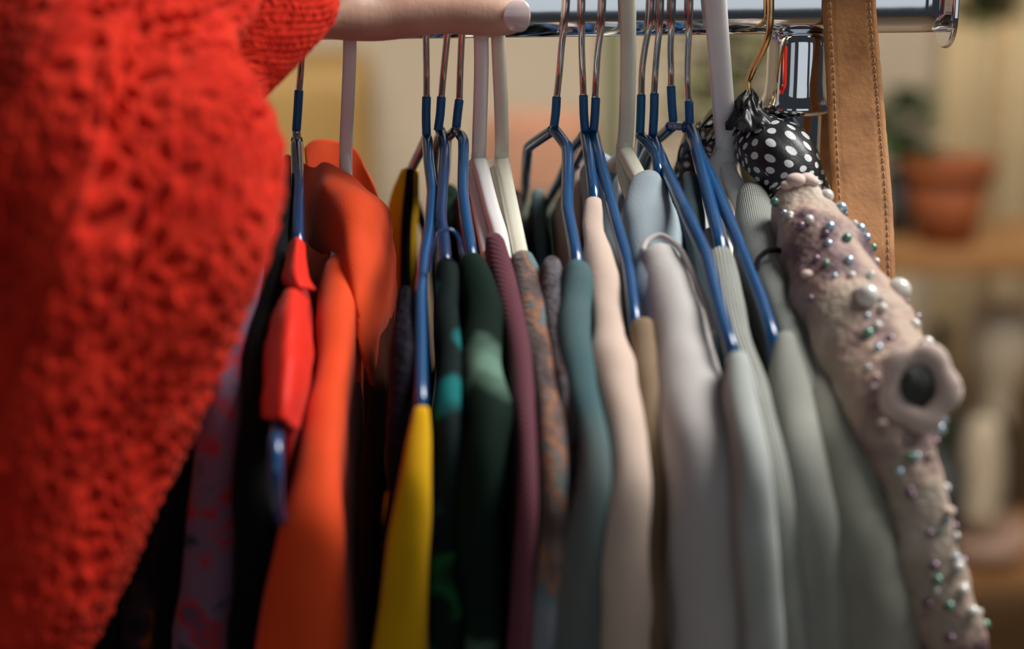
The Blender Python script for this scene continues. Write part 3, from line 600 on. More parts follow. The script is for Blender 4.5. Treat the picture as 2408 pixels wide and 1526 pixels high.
# ------------------------------------------------------------------ padded hanger, polka dots, and the beaded garment
dots = mat('polka_dot_satin', (0.01, 0.01, 0.012), 0.4)
N, L, b = nodes(dots); tc = N.new('ShaderNodeTexCoord'); mp = N.new('ShaderNodeMapping'); vo = N.new('ShaderNodeTexVoronoi'); rp = N.new('ShaderNodeValToRGB')
mp.inputs['Scale'].default_value = (165, 215, 165); mp.inputs['Rotation'].default_value = (0, 0, math.radians(42))
vo.voronoi_dimensions = '2D'; vo.inputs['Scale'].default_value = 1.0; vo.inputs['Randomness'].default_value = 0.12
L.new(tc.outputs['UV'], mp.inputs[0]); L.new(mp.outputs[0], vo.inputs['Vector']); L.new(vo.outputs['Distance'], rp.inputs[0]); L.new(rp.outputs[0], b.inputs['Base Color'])
rp.color_ramp.elements[0].position = 0.26; rp.color_ramp.elements[0].color = (0.72, 0.74, 0.74, 1); rp.color_ramp.elements[1].position = 0.30; rp.color_ramp.elements[1].color = (0.012, 0.012, 0.015, 1)
add_bump(dots, 900, 0.2)
satin = mat('black_satin', (0.008, 0.008, 0.010), 0.35); add_bump(satin, 90, 0.4, 0.001)
ph = thing('padded_hanger', at(1790, 330, -0.02), 'brass hooked padded hanger wrapped in black and white polka dot satin', 'hanger')
hk = [(1812, -20, -0.0165), (1812, 30, -0.0165), (1808, 80, -0.0160), (1792, 122, -0.0130), (1770, 165, -0.0095), (1760, 195, -0.0085), (1764, 225, -0.010)]
tube('hook', [tuple(p) for p in hookline(hk)], 0.0017, brass, ph, n=100, k=14)
path = [tuple(slope(a, b, at(1740, 300, 0).z, 0.18)+Vector((0, 0.02, -0.012))*min(1, max(0, (b-400)/60)))+(px2m(r, at(a, b, -0.05)),) for a, b, r in ((1742, 300, 55), (1772, 318, 76), (1800, 338, 86), (1840, 374, 92), (1890, 435, 84), (1935, 530, 66), (1990, 640, 50), (2030, 760, 40), (2050, 850, 30))]
P = smooth([tuple(p) for p in path], 120); ku = 60; V = []; uv = []; cum = 0
Tn = np.gradient(P[:, :3], axis=0); Tn /= np.linalg.norm(Tn, axis=1)[:, None]
for i in range(120):
    if i: cum += np.linalg.norm(P[i, :3]-P[i-1, :3])
    a = np.cross(Tn[i], (0, 0, 1.0)); a /= np.linalg.norm(a); bb = np.cross(a, Tn[i])
    rr_ = P[i, 3]*(0.45+0.55*min(1, (i/10.0)**0.6))
    for j in range(ku+1):
        t = 2*PI*j/ku; fold = 0.0007*math.sin(9*t+i*0.05)*math.exp(-i/25.0)
        V.append(P[i, :3]+a*math.cos(t)*(rr_+fold)+bb*math.sin(t)*(rr_*0.86+fold)); uv.append((t*0.0145, cum))
# a cap at the hook end
obj('padding', V, gridfaces(120, ku+1), dots, ph, uv=uv)
P2 = [Vector((2*P[0, 0]-p[0]+0.006, -p[1]+0.01, p[2])) for p in P[::12, :3]]
V2, uv2, cum = [], [], 0
Q = smooth([tuple(p)+(0.011,) for p in P2], 60)
for i in range(60):
    T_ = Q[min(59, i+1), :3]-Q[max(0, i-1), :3]; T_ /= np.linalg.norm(T_); a = np.cross(T_, (0, 0, 1.0)); a /= np.linalg.norm(a); bb = np.cross(a, T_)
    if i: cum += np.linalg.norm(Q[i, :3]-Q[i-1, :3])
    for j in range(41):
        t = 2*PI*j/40; V2.append(Q[i, :3]+a*math.cos(t)*0.010+bb*math.sin(t)*0.010); uv2.append((t*0.011, cum))
obj('padding', V2, gridfaces(60, 41), dots, ph, uv=uv2)
# gathered satin at the hook's foot and a bow
V = []
for i, (px, py, rad) in enumerate(((1763, 214, 6), (1762, 222, 13), (1758, 232, 24), (1757, 243, 30), (1760, 254, 27), (1762, 264, 32), (1766, 276, 46), (1768, 290, 58), (1768, 300, 52))):
    c = at(px, py, -0.010-0.0012*i); rd = px2m(rad, c)
    for j in range(72):
        t = 2*PI*j/72; q = rd*(1+0.13*math.sin(7*t+i*0.7)+0.07*math.sin(12*t-i*1.1))
        V.append((c.x+math.cos(t)*q, c.y+math.sin(t)*q*0.8, c.z+0.0012*math.sin(5*t+i)))
obj('gathered_knot', V, gridfaces(9, 72, True), satin, ph)
def ribbon(name, pts, wd, m, par=ph):
    R_ = smooth([tuple(at(*p)) for p in pts], 50); V, uv = [], []
    for i, p in enumerate(R_):
        tw = Vector((0.35, 0.75, 0.55)).normalized()
        for s in (-1, -0.5, 0, 0.5, 1): V.append(p+np.array(tw)*wd*s*(0.75+0.25*math.sin(i*0.13))); uv.append((s*wd, i*0.001))
    o = obj(name, V, gridfaces(50, 5), m, par, uv=uv); s = o.modifiers.new('cloth', 'SOLIDIFY'); s.thickness = 0.0007; return o
ribbon('bow_loop', [(1740, 262, -0.012), (1700, 246, -0.002), (1668, 268, 0.004), (1645, 300, 0.008), (1640, 332, 0.008), (1668, 330, 0.0), (1705, 300, -0.008), (1738, 275, -0.012)], 0.0042, satin)
ribbon('bow_loop', [(1740, 270, -0.012), (1690, 300, -0.004), (1650, 350, 0.004), (1652, 400, 0.008), (1682, 400, 0.004), (1705, 350, -0.004), (1740, 290, -0.010)], 0.0045, dots)
ribbon('bow_tail', [(1738, 270, -0.01), (1690, 280, 0.006), (1630, 302, 0.015), (1600, 340, 0.02), (1592, 400, 0.02)], 0.0045, dots)
ribbon('bow_tail', [(1738, 278, -0.01), (1712, 330, -0.002), (1690, 380, 0.005), (1640, 430, 0.012)], 0.0045, dots)

lace = mat('beige_embellished_lace', (0.3, 0.22, 0.2), 0.7); mottle(lace, [s2l((70, 46, 58)), s2l((126, 100, 100)), s2l((176, 150, 134)), s2l((172, 156, 140)), s2l((206, 186, 170))], 30, [0.30, 0.38, 0.46, 0.58, 0.70], 4); add_bump(lace, 330, 0.6, 0.0010, 'vor'); add_bump(lace, 90, 0.4, 0.002)
pearl = mat('pearl', (0.72, 0.68, 0.62), 0.18, Coat_Weight=1.0); pale = mat('iridescent_bead', (0.45, 0.60, 0.72), 0.08, 0.5, Coat_Weight=1.0); plum = mat('plum_bead', (0.20, 0.11, 0.16), 0.15, 0.2, Coat_Weight=1.0); green = mat('green_sequin', (0.16, 0.30, 0.22), 0.2, 0.4); petal = fabric('blush_felt', (218, 194, 182), 0.9, 0.3)
for mm in (pearl, pale, plum, green): add_bump(mm, 60, 0.05)
lc = thing('embellished_top', at(1880, 430, -0.05), 'beige and mauve lace garment covered in beads, pearls and a felt flower', 'top')
o, V, R = garment('lace_body', None, None, (1745, 300), [(1876, 424, 54), (1905, 446, 84), (1950, 520, 112), (2022, 640, 128), (2068, 720, 136), (2105, 790, 138), (2130, 880, 126), (2146, 960, 104), (2152, 1020, 90), (2170, 1120, 82), (2204, 1240, 80), (2236, 1360, 82), (2262, 1450, 84), (2280, 1526, 86)], lace, parent=lc, ytip=0.20, seed=30, wr=0.0035, wf=60, lift=0.011, nu=330, nv=60, front_only=True, cap=0.9, pinch=0.3)
def nearest_px(px, py):
    A = V.reshape(-1, 3); d = A-np.array(CAM); q = d@np.array(ROT)
    u = W/2+F*q[:, 0]/(-q[:, 2]); w_ = H/2-F*q[:, 1]/(-q[:, 2])
    e = (u-px)**2+(w_-py)**2+((-q[:, 2])*900); i = int(np.argmin(e)); return Vector(A[i])
def towards(p, r): return p+(CAM-p).normalized()*r
spec = [(1868, 420, 24, 'f'), (1900, 408, 22, 'f'), (1850, 436, 16, 'f'), (1935, 402, 16, 'f'), (1990, 420, 17, 'p'), (2028, 440, 17, 'i'), (2082, 490, 15, 'i'), (2092, 520, 11, 'i'), (2055, 478, 8, 'p'), (2112, 560, 11, 'g'), (2066, 500, 8, 'm'),
        (2140, 660, 30, 'p'), (2035, 700, 28, 'p'), (1905, 520, 8, 'p'), (2000, 612, 12, 'i'), (1900, 640, 15, 'f'), (1910, 700, 10, 'm'), (1940, 545, 9, 'm'), (2050, 640, 9, 'p'), (2010, 487, 8, 'i'),
        (2150, 760, 15, 'p'), (2095, 800, 12, 'm'), (2045, 780, 14, 'g'), (2110, 835, 13, 'm'), (2190, 800, 16, 'p'), (2225, 780, 13, 'p'), (2180, 850, 12, 'g'), (2215, 840, 14, 'g'), (2245, 830, 12, 'm'), (2240, 880, 14, 'p'), (2060, 820, 10, 'i'),
        (2205, 1010, 17, 'i'), (2232, 985, 15, 'i'), (2270, 1030, 12, 'm'), (2140, 1080, 12, 'g'), (2230, 1200, 16, 'f'), (2245, 1260, 12, 'p'), (2250, 1330, 15, 'p'), (2262, 1390, 15, 'p'), (2200, 1330, 12, 'm'), (2285, 1440, 16, 'p'), (2190, 1250, 10, 'm'), (2180, 1420, 12, 'm'), (2240, 1500, 13, 'm')]
rg = random.Random(8)
for q in range(52):
    t = q/52; c = [(1890, 480), (2000, 590), (2100, 760), (2150, 1000), (2210, 1250), (2260, 1480)]
    tt = t*(len(c)-1); i = int(tt); fr = tt-i; a, b = c[i], c[min(i+1, 5)]
    spec.append((a[0]+(b[0]-a[0])*fr+rg.uniform(-85, 85), a[1]+(b[1]-a[1])*fr+rg.uniform(-20, 20), rg.uniform(6, 13), rg.choice('mmppgif')))
for px, py, r, t in spec:
    p = nearest_px(px, py); rm = px2m(r, p)
    sqz = (1, 1, 1) if t != 'f' else (1, 0.9, 0.7)
    v, f = ball_data(towards(p, rm*0.35), rm, 16, 10, sqz)
    o = obj({'p': 'pearl', 'i': 'bead', 'm': 'bead', 'g': 'sequin', 'f': 'fabric_petal'}[t], v, f, {'p': pearl, 'i': pale, 'm': plum, 'g': green, 'f': petal}[t], lc)
# felt flower ring
pc = towards(nearest_px(2160, 905), 0.009); cx, cz = ray(2160, 905).normalized(), None
nrm = (CAM-pc).normalized(); ax = Vector((1, 0, 0)); ax = (ax-nrm*ax.dot(nrm)).normalized(); ay = nrm.cross(ax)
R0 = px2m(70, pc); ring = []
for i in range(73):
    t = 2*PI*i/72; rad = R0*(1+0.06*math.cos(5*t+0.7))
    ring.append(tuple(pc+ax*math.cos(t)*rad*0.92+ay*math.sin(t)*rad*1.08)+(px2m(29, pc)*(1+0.10*math.cos(5*t+0.7)),))
v, f = tube_data(ring, 0.004, k=18, cap=False, side=tuple(nrm), sec=(0.6, 1)); fl = obj('felt_flower', v, f, petal, lc)
v, f = ball_data(pc-nrm*0.001, px2m(50, pc), 24, 14, (1, 0.5, 1.15)); o = obj('flower_center', v, f, mat('dark_sequin_centre', (0.05, 0.055, 0.05), 0.4), lc)
add_bump(o.data.materials[0], 900, 1.0, 0.001, 'vor')

# ------------------------------------------------------------------ person: hand on the rail in a red knitted sleeve
skin = mat('skin', (0.55, 0.33, 0.24), 0.45, Subsurface_Weight=0.15, Subsurface_Scale=0.006); skin.node_tree.nodes['Principled BSDF'].inputs['Subsurface Radius'].default_value = (1, 0.35, 0.2)
mottle(skin, [(0.50, 0.285, 0.20), (0.60, 0.37, 0.27)], 45); add_bump(skin, 700, 0.25, 0.0004); add_bump(skin, 130, 0.25, 0.0006, stretch=(3, 1, 0.6))
parts = []
def limb(pts, k=20, sec=(1, 1), side=None):
    v, f = tube_data(pts, 0.01, n=40, k=k, sec=sec, side=side)
    parts.append((v, f))
def tp(px, py, y, r): p = at(px, py, y); return tuple(p)+(px2m(r, p),)
limb([tp(645, 50, -0.072, 48), tp(690, 10, -0.056, 78), tp(755, 8, -0.040, 82), tp(830, 30, -0.032, 67), tp(900, 36, -0.0285, 60), tp(960, 34, -0.0280, 55), tp(1040, 30, -0.0275, 50), tp(1110, 33, -0.0270, 50), tp(1165, 37, -0.0265, 49), tp(1200, 38, -0.0262, 44), tp(1224, 38, -0.0258, 34), tp(1238, 38, -0.0255, 20)])
HT = Z0+0.052
xs = [at(p, 60, 0).x for p in (800, 905, 1000, 1085)]
wr0 = at(690, -20, -0.05)
limb([tuple(wr0)+(0.020,), tuple(at(760, -90, -0.030))+(0.022,), (xs[1], -0.008, HT+0.004, 0.020), (xs[1]+0.01, 0.004, HT+0.002, 0.015)], sec=(1, 1))
for x, ln, r in zip(xs, (0.92, 1.0, 1.04, 0.95), (0.0072, 0.0080, 0.0083, 0.0080)):
    limb([tuple(at(760, -70, -0.030))+(0.016,), (x-0.004, -0.016, HT+0.002, 0.0125), (x, 0.006, HT+0.001, r*1.15), (x+0.001, 0.024*ln, HT-0.006, r*1.05), (x+0.001, 0.0300, HT-0.022, r), (x, 0.0285, HT-0.040*ln, r*0.92), (x, 0.0245, HT-0.046*ln, r*0.6)])
limb([tp(700, -10, -0.052, 92), tp(650, 40, -0.070, 54), tp(575, 110, -0.086, 34), tp(500, 200, -0.110, 34), tp(430, 250, -0.150, 70), tp(330, 250, -0.160, 130), tp(200, 540, -0.190, 165), tp(0, 1000, -0.205, 200), tp(-260, 1526, -0.200, 230), tp(-420, 1900, -0.19, 260)])
v, f = merge(*parts)
person = obj('person', v, f, skin); person['label'] = 'person in a chunky red knitted sweater, hand resting over the rail'; person['category'] = 'person'
rm = person.modifiers.new('body', 'REMESH'); rm.mode = 'VOXEL'; rm.voxel_size = 0.0011; rm.use_smooth_shade = True
sm = person.modifiers.new('soften', 'SMOOTH'); sm.factor = 0.6; sm.iterations = 7
nailm = mat('glossy_nail', (0.74, 0.58, 0.56), 0.12, Coat_Weight=1.0); tipm = mat('nail_tip', (0.70, 0.75, 0.84), 0.15, Coat_Weight=1.0)
add_bump(nailm, 30, 0.05); add_bump(tipm, 30, 0.05)
def nail(x0, x1, m, name, par):
    V = []; n_, m_ = 24, 20
    for i in range(n_):
        s = i/(n_-1); x = x0+(x1-x0)*s; xe = x
        full = (x-1183)/(1247-1183); hw = 38*(1-max(0, (full-0.45)/0.55)**2.6)**0.5 if full < 1 else 0.0
        hw *= (0.86+0.14*min(1, full/0.25)) if full < 0.25 else 1; hw = max(hw, 0.5)
        for j in range(m_):
            t = -1+2*j/(m_-1); yv = -0.0372+0.0068*(1-math.sqrt(max(0, 1-(0.86*t*hw/38)**2)))+0.0022*max(0, full-0.3)**2
            V.append(at(x+16*(t*t)*(1-full), 37+t*hw, yv))
    o = obj(name, V, gridfaces(n_, m_), m, par); s = o.modifiers.new('thick', 'SOLIDIFY'); s.thickness = 0.0003; s.offset = 0; return o
nl = nail(1183, 1247, nailm, 'fingernail', person)

# knitted sleeve (the arm's balloon sleeve and its ribbed cuff)
knit = mat('red_wool', s2l((208, 42, 26)), 0.95); mottle(knit, [s2l((196, 34, 22)), s2l((222, 50, 32))], 50)
knit.node_tree.nodes['Principled BSDF'].inputs['Sheen Weight'].default_value = 0.3; knit.node_tree.nodes['Principled BSDF'].inputs['Sheen Tint'].default_value = (1, 0.3, 0.2, 1); knit.node_tree.nodes['Principled BSDF'].inputs['Specular IOR Level'].default_value = 0.1
add_bump(knit, 900, 0.7, 0.001, detail=6); add_bump(knit, 330, 0.4, 0.001)
def knitted(name, axis, nu, nv, sq, amp, pit, pu, pv, par, hole=0.45, folds=0.006, open_end=True):
    A = smooth(axis, nu); T = np.gradient(A[:, :3], axis=0); T /= np.linalg.norm(T, axis=1)[:, None]
    toC = np.array(CAM)-A[:, :3]; toC /= np.linalg.norm(toC, axis=1)[:, None]
    b = toC-T*np.sum(toC*T, axis=1)[:, None]; b /= np.linalg.norm(b, axis=1)[:, None]; a = np.cross(T, b)
    cum = np.concatenate([[0], np.cumsum(np.linalg.norm(np.diff(A[:, :3], axis=0), axis=1))])
    th = np.linspace(0, 2*PI, nv, endpoint=False)
    U = cum[:, None]+0*th[None]; R = A[:, 3][:, None]; rm_ = np.mean(A[:, 3]); Vv = th[None]*rm_+0*U
    warp = 0.0022*np.sin(U*150+np.sin(Vv*90)*1.5)+0.0018*np.sin(Vv*190+U*80)+0.0012*np.sin(U*410-Vv*330)
    u = (U+warp)/pu; v_ = (Vv+warp*0.8)/pv
    col = np.abs(((v_) % 1)-0.5)*2                      # 0 at column centre
    st = 0.5+0.5*np.cos(2*PI*(u+0.85*col))
    hgt = amp*(st*(0.45+0.55*np.cos(col*PI/2)))
    row = np.floor(u/1.0); uo = (u % 1)-0.5; vo_ = (((v_/2+0.5*(row % 2)) % 1)-0.5)*2
    rnd = np.sin(row*12.9898+np.floor(v_/2+0.5*(row % 2))*78.233)*43758.5453; rnd = rnd-np.floor(rnd)
    big = 0.5+0.5*np.sin(U*38+Vv*52+1.0)*np.cos(Vv*34-U*17)
    holes = np.exp(-((uo/0.30)**2+(vo_/0.42)**2))*np.clip((rnd-hole)*3, 0.12, 1)*np.clip(big*2.2, 0.35, 1)
    hgt = hgt-pit*holes
    fold = folds*(np.sin(Vv*62+U*34+0.6)*0.6+np.sin(U*52-Vv*40+1.7)*0.35+0.35*np.sin(Vv*120-U*70))
    env = 0.18+0.82*np.clip(np.cos(th), 0, 1)[None]**1.2
    rad = R+fold*np.minimum(1, R/0.03)*env+hgt
    X_ = A[:, None, :3]+a[:, None]*(np.sin(th)[None, :, None]*(rad*sq[0])[..., None])+b[:, None]*(np.cos(th)[None, :, None]*(rad*sq[1])[..., None])
    UVs = np.stack([Vv, U], -1).reshape(-1, 2)
    return obj(name, X_.reshape(-1, 3), gridfaces(nu, nv, True), knit, par, uv=UVs)
sw = bpy.data.objects.new('sweater', None); C.objects.link(sw); sw.parent = person; sw.location = (0, 0, 0)
def ax_(rows): return [tuple(at(x, y, yy))+(px2m(r, at(x, y, yy)),) for x, y, r, yy in rows]
knitted('sleeve', ax_([(-420, 1900, 410, -0.190), (-262, 1526, 396, -0.200), (-120, 1250, 418, -0.206), (-10, 1000, 412, -0.208), (100, 750, 412, -0.205), (185, 540, 425, -0.198), (228, 380, 418, -0.188), (248, 250, 398, -0.176), (285, 120, 350, -0.160), (355, 0, 238, -0.142), (425, -90, 195, -0.125), (450, -150, 150, -0.11)]), 430, 460, (1, 0.62), 0.0030, 0.0095, 0.0072, 0.0052, sw, hole=0.22, folds=0.0085)
knitted('cuff', ax_([(470, 235, 60, -0.10), (520, 190, 92, -0.098), (572, 125, 104, -0.092), (640, 62, 100, -0.085), (690, 14, 96, -0.078), (712, -12, 92, -0.074), (716, -18, 80, -0.072), (705, -8, 74, -0.072)]), 260, 300, (1, 0.85), 0.0011, 0.0012, 0.0040, 0.0034, sw, hole=0.6, folds=0.0014)

# ------------------------------------------------------------------ the room behind, far out of focus
woodm = mat('honey_pine', (0.42, 0.21, 0.07), 0.5); mottle(woodm, [(0.24, 0.11, 0.035), (0.36, 0.18, 0.065)], 6, stretch=(1, 6, 6))
mustard = mat('mustard_paint', (0.36, 0.21, 0.06), 0.6); mottle(mustard, [(0.32, 0.185, 0.05), (0.40, 0.24, 0.075)], 4)
terra = mat('terracotta', (0.36, 0.085, 0.02), 0.8); mottle(terra, [(0.19, 0.042, 0.006), (0.27, 0.062, 0.009)], 12)
soil = mat('potting_soil', (0.02, 0.015, 0.01), 1.0); add_bump(soil, 200, 0.8, 0.003)
leafm = mat('leaf_green', (0.035, 0.07, 0.02), 0.5); mottle(leafm, [(0.02, 0.05, 0.014), (0.06, 0.10, 0.03)], 20)
oliveleaf = mat('olive_leaf', (0.10, 0.11, 0.035), 0.6); mottle(oliveleaf, [(0.07, 0.08, 0.025), (0.14, 0.14, 0.05)], 20)
creamc = mat('cream_ceramic', (0.55, 0.45, 0.32), 0.4); mottle(creamc, [(0.5, 0.4, 0.28), (0.6, 0.5, 0.36)], 9)
darkg = mat('dark_green_glass', (0.02, 0.035, 0.015), 0.2, Coat_Weight=0.5); add_bump(darkg, 40, 0.05)
darkm = mat('dark_iron', (0.03, 0.028, 0.026), 0.5); add_bump(darkm, 200, 0.2)
pinkc = mat('dusty_pink_ceramic', (0.45, 0.28, 0.2), 0.5); mottle(pinkc, [(0.4, 0.25, 0.18), (0.5, 0.32, 0.24)], 9)
SY = 2.0
def at3(px, py, y=SY): return at(px, py, y)
def m_at(n, y=SY): return n*depth(at(2200, 500, y))/F
shelf = thing('shelving_unit', (at3(2330, 600).x, SY+0.15, 0), 'honey pine shelving unit with pots behind the rail end', 'shelf')
def top_at(py): return at3(2250, py).z
sx0, sx1 = at3(2085, 600).x, at3(2085, 600).x+0.75
for py in (596, 1345):
    z = top_at(py); t = m_at(52)
    v, f = box_data((sx0, SY, z-t), (sx1, SY+0.30, z)); bevel(obj('shelf_board', v, f, woodm, shelf, flat=True), 0.003)
for x in (sx0+0.0, sx1-0.03):
    for y in (SY+0.27,):
        v, f = box_data((x, y, 0), (x+0.03, y+0.03, top_at(596)+0.0)); obj('post', v, f, woodm, shelf, flat=True)
v, f = box_data((sx1-0.03, SY, 0), (sx1, SY+0.03, top_at(596)-m_at(52))); obj('post', v, f, woodm, shelf, flat=True)
def pot(label, px, pb, wpx, hpx, m, y, leaf=None, lf=None, nleaf=60, spread=0.1, up=0.12, name='potted_plant', cat='plant', grp=None, z=None):
    b = at(px, pb, y); s = depth(b)/F; r = wpx*s/2; h = hpx*s
    zb = b.z if z is None else z
    root = thing(name, (b.x, y, zb), label, cat, grp)
    v, f = lathe_data([(0, 0), (r*0.62, 0), (r*0.9, h*0.80), (r*0.9, h*0.80), (r, h*0.80), (r*1.03, h), (r*0.90, h), (r*0.86, h*0.88)], (b.x, y, zb), 36); obj('pot', v, f, m, root)
    v, f = lathe_data([(0, h*0.88), (r*0.87, h*0.88)], (b.x, y, zb), 24); obj('soil', v, f, soil, root)
    if leaf: foliage(root, (b.x, y, zb+h*0.9), lf or leafm, nleaf, spread, up)
    return root
def foliage(root, base, m, n, spread, up, size=0.045, seed=1):
    rg = random.Random(seed+n); V, Fc = [], []
    st = []
    for q in range(n):
        a = rg.uniform(0, 2*PI); rr0 = spread*rg.uniform(0.1, 1); hz = up*rg.uniform(0.15, 1)
        c = Vector(base)+Vector((math.cos(a)*rr0, math.sin(a)*rr0*0.8, hz)); d = Vector((math.cos(a+rg.uniform(-.6, .6)), math.sin(a), rg.uniform(-0.3, 0.8))).normalized()
        sd = d.cross(Vector((0, 0, 1))).normalized(); up_ = sd.cross(d); L_ = size*rg.uniform(0.7, 1.4)
        b = len(V)
        for i in range(6):
            t = i/5; wv = L_*0.32*math.sin(PI*min(1, t*0.92+0.06)); mid = c+d*L_*(t-0.3)-up_*(t*t*L_*0.25)
            V += [mid-sd*wv+up_*wv*0.25, mid, mid+sd*wv+up_*wv*0.25]
        for i in range(5):
            for j in range(2): k = b+i*3+j; Fc.append((k, k+1, k+4, k+3))
        if q % 6 == 0: st.append(tube_data([tuple(base), tuple(Vector(base)*0.5+c*0.5+Vector((0, 0, up*0.1))), tuple(c)], 0.0018, n=8, k=6))
    obj('foliage', V, Fc, m, root)
    if st: v, f = merge(*st); obj('stem', v, f, m, root)
zt = top_at(596)
pot('terracotta pot of dark soil on the pine shelf, largest pot in view', 2222, 560, 208, 195, terra, SY+0.10, z=zt, name='flowerpot', cat='pot')
pot('small leafy plant in a dark pot on the top shelf behind the strap', 2110, 560, 90, 150, darkm, SY+0.17, True, leafm, 110, 0.055, 0.17, z=zt)
hb = at(2320, 20, SY+0.2)
pot('hanging olive green plant at the top right corner', 2330, -60, 120, 80, creamc, SY+0.2, True, oliveleaf, 120, 0.09, 0.0, name='hanging_plant')
hp = C.objects['hanging_plant'] if 'hanging_plant' in C.objects else None
if hp:
    foliage(hp, (hb.x, hb.y-0.02, hb.z-0.04), oliveleaf, 140, 0.07, 0.12)
    v, f = tube_data([(hb.x, SY+0.2, hp.location.z+0.04), (hb.x, SY+0.2, 2.8)], 0.002, k=8); obj('cord', v, f, darkm, hp)
z2 = top_at(1345)
def lathe_thing(name, label, cat, px, y, prof, m, z, s=1.0, grp=None):
    s *= 1.25
    b = at(px, 800, y); root = thing(name, (b.x, y, z), label, cat, grp)
    v, f = lathe_data([(r*s, h*s) for r, h in prof], (b.x, y, z), 32); obj(name+'_body', v, f, m, root); return root, b
lathe_thing('bottle', 'dark green glass bottle on the lower pine shelf', 'bottle', 2212, SY+0.16, [(0, 0), (0.035, 0), (0.037, 0.02), (0.037, 0.25), (0.030, 0.30), (0.014, 0.34), (0.013, 0.40), (0.016, 0.40), (0.016, 0.415), (0, 0.415)], darkg, z2, 0.86)
lathe_thing('vase', 'round cream vase on tall neck on the lower pine shelf', 'vase', 2352, SY+0.20, [(0, 0), (0.04, 0), (0.035, 0.05), (0.028, 0.15), (0.028, 0.24), (0.052, 0.29), (0.060, 0.33), (0.048, 0.37), (0.02, 0.385), (0, 0.385)], creamc, z2, 0.98)
r, b = lathe_thing('jar', 'tan ceramic jar with dark iron handles on the lower shelf', 'jar', 2328, SY+0.06, [(0, 0), (0.028, 0), (0.030, 0.03), (0.030, 0.14), (0.022, 0.17), (0.020, 0.175), (0, 0.175)], creamc, z2+0.070)
for s in (-1, 1):
    tube('handle', [(b.x+s*0.032, SY+0.06, z2+0.094), (b.x+s*0.052, SY+0.06, z2+0.112), (b.x+s*0.055, SY+0.06, z2+0.20), (b.x+s*0.040, SY+0.06, z2+0.268), (b.x+s*0.012, SY+0.06, z2+0.29)], 0.009, darkm, r, n=30)
lathe_thing('bowl', 'dusty pink ceramic bowl under the tan jar', 'bowl', 2345, SY+0.06, [(0, 0), (0.035, 0), (0.06, 0.02), (0.072, 0.052), (0.066, 0.052), (0.052, 0.025), (0, 0.012)], pinkc, z2)
lathe_thing('basket', 'dark iron basket with open weave left of the tan jar', 'basket', 2225, SY+0.06, [(0, 0), (0.04, 0), (0.045, 0.1), (0.048, 0.16), (0.044, 0.16), (0.04, 0.1), (0.036, 0.01), (0, 0.01)], darkm, z2)
# low cabinet and chairs by the far wall
cab = thing('cabinet', (at(600, 300, 2.4).x, 2.4, 0), 'mustard wooden cabinet blurred against the far wall, left of the hangers', 'cabinet')
x0, x1 = at(380, 300, 2.4).x, at(862, 300, 2.4).x; zt_ = at(750, 158, 2.4).z
v, f = box_data((x0, 2.4, 0.06), (x1, 2.85, zt_)); bevel(obj('body', v, f, mustard, cab, flat=True), 0.05, 5)
mid = (x0+x1)/2
for a_, b_, kx in ((x0+0.02, mid-0.005, mid-0.04), (mid+0.005, x1-0.02, mid+0.04)):
    v, f = box_data((a_, 2.382, 0.12), (b_, 2.401, zt_-0.06)); d = bevel(obj('door', v, f, mustard, cab, flat=True), 0.004)
    v, f = ball_data((kx, 2.37, 1.0), 0.015); obj('knob', v, f, darkm, d)
for x in (x0+0.05, x1-0.05):
    for y in (2.44, 2.80): v, f = lathe_data([(0, 0), (0.018, 0), (0.024, 0.07), (0, 0.07)], (x, y, 0), 12); obj('leg', v, f, woodm, cab)
coral = fabric('coral_upholstery', (190, 138, 112), 0.9); sage = fabric('sage_upholstery', (92, 112, 96), 0.9)
ch = thing('armchair', (at(1270, 400, 2.3).x, 2.3, 0), 'blurred armchair with coral backrest and green seat by the far wall', 'armchair')
zb_, zt_ = at(1270, 455, 2.3).z, at(1270, 290, 2.3).z
v, f = box_data((at(1130, 400, 2.45).x, 2.45, zb_-0.25), (at(1400, 400, 2.45).x, 2.55, zt_)); bevel(obj('backrest', v, f, coral, ch, flat=True), 0.045, 5)
v, f = box_data((at(1130, 400, 2.1).x, 2.0, zb_-0.30), (at(1420, 400, 2.1).x, 2.46, zb_-0.02)); bevel(obj('seat', v, f, sage, ch, flat=True), 0.04, 5)
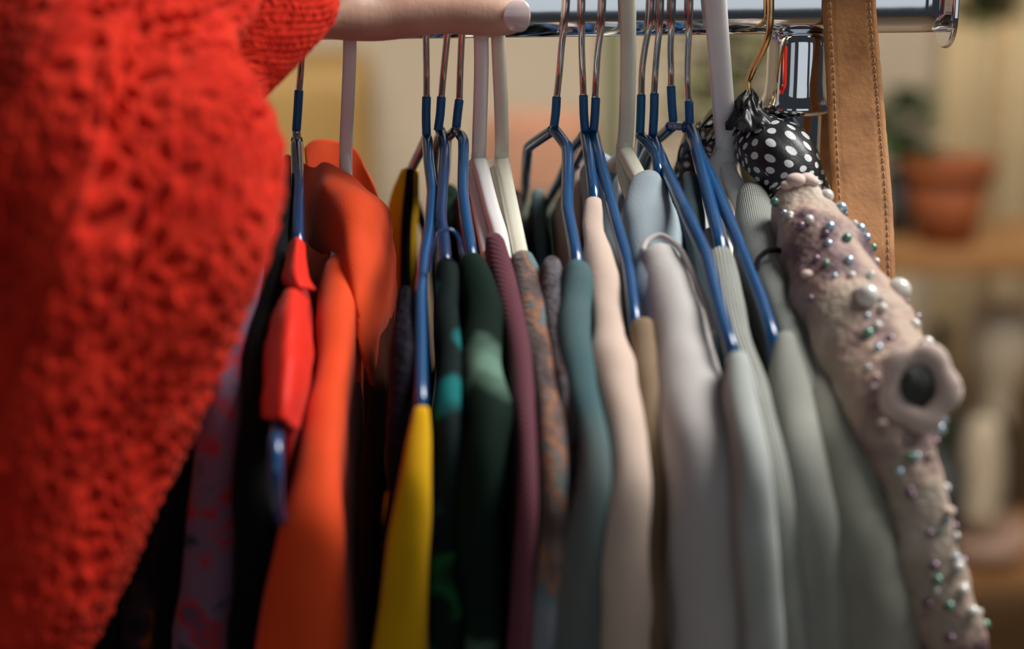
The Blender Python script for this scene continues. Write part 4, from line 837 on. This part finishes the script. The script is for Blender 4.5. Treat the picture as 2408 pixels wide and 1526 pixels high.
for x in (at(1140, 400, 2.1).x, at(1405, 400, 2.1).x):
    for y in (2.05, 2.4): v, f = box_data((x-0.02, y, 0), (x+0.02, y+0.04, zb_-0.28)); obj('leg', v, f, woodm, ch, flat=True)
cu = thing('curtain', (at(2420, 0, 2.8).x, 2.82, 0.02), 'cream curtain hanging blurred at the far wall beside the pots', 'curtain')
V = []
for i in range(120):
    x = at(2235, 0, 2.8).x+i/119*1.1
    for z in (0.05, 1.3, 2.7): V.append((x, 2.82+0.035*math.sin(i*0.55)+0.01*math.sin(i*1.3+z), z))
o = obj('cloth', V, gridfaces(120, 3), fabric('cream_curtain', (214, 192, 152), 0.9), cu); q = o.modifiers.new('cloth', 'SOLIDIFY'); q.thickness = 0.003
tube('curtain_rod', [(at(2235, 0, 2.8).x-0.1, 2.82, 2.72), (at(2235, 0, 2.8).x+1.2, 2.82, 2.72)], 0.012, darkm, cu)
lp = thing('floor_lamp', (at(1440, 200, 2.0).x, 2.0, 0), 'slim dark green pole lamp, blurred, behind the off-white forked hanger', 'lamp')
lx = lp.location.x; greenp = mat('olive_paint', (0.09, 0.085, 0.04), 0.5); add_bump(greenp, 60, 0.05)
v, f = lathe_data([(0, 0), (0.14, 0), (0.14, 0.02), (0.022, 0.03), (0.020, 2.2), (0, 2.2)], (lx, 2.0, 0), 24); obj('pole', v, f, greenp, lp)
v, f = lathe_data([(0.11, 2.15), (0.17, 1.98), (0.165, 1.98), (0.105, 2.15)], (lx, 2.0, 0), 32); obj('lamp_shade', v, f, creamc, lp)
for label, px, py, yy, n_, sp, m_ in (('tall bushy green plant blurred behind the large white hanger', 1740, 250, 1.7, 260, 0.13, oliveleaf),):
    b = at(px, py, yy); root = thing('potted_plant', (b.x, yy, 0), label, 'plant')
    v, f = lathe_data([(0, 0), (0.12, 0), (0.16, 0.28), (0.17, 0.30), (0.15, 0.30), (0.14, 0.26), (0, 0.26)], (b.x, yy, 0), 28); obj('pot', v, f, terra, root)
    tube('trunk', [(b.x, yy, 0.25), (b.x+0.01, yy, 0.7), (b.x, yy, b.z)], 0.012, woodm, root, n=20)
    foliage(root, (b.x, yy, b.z-0.22), m_, n_, sp, 0.34, 0.05)
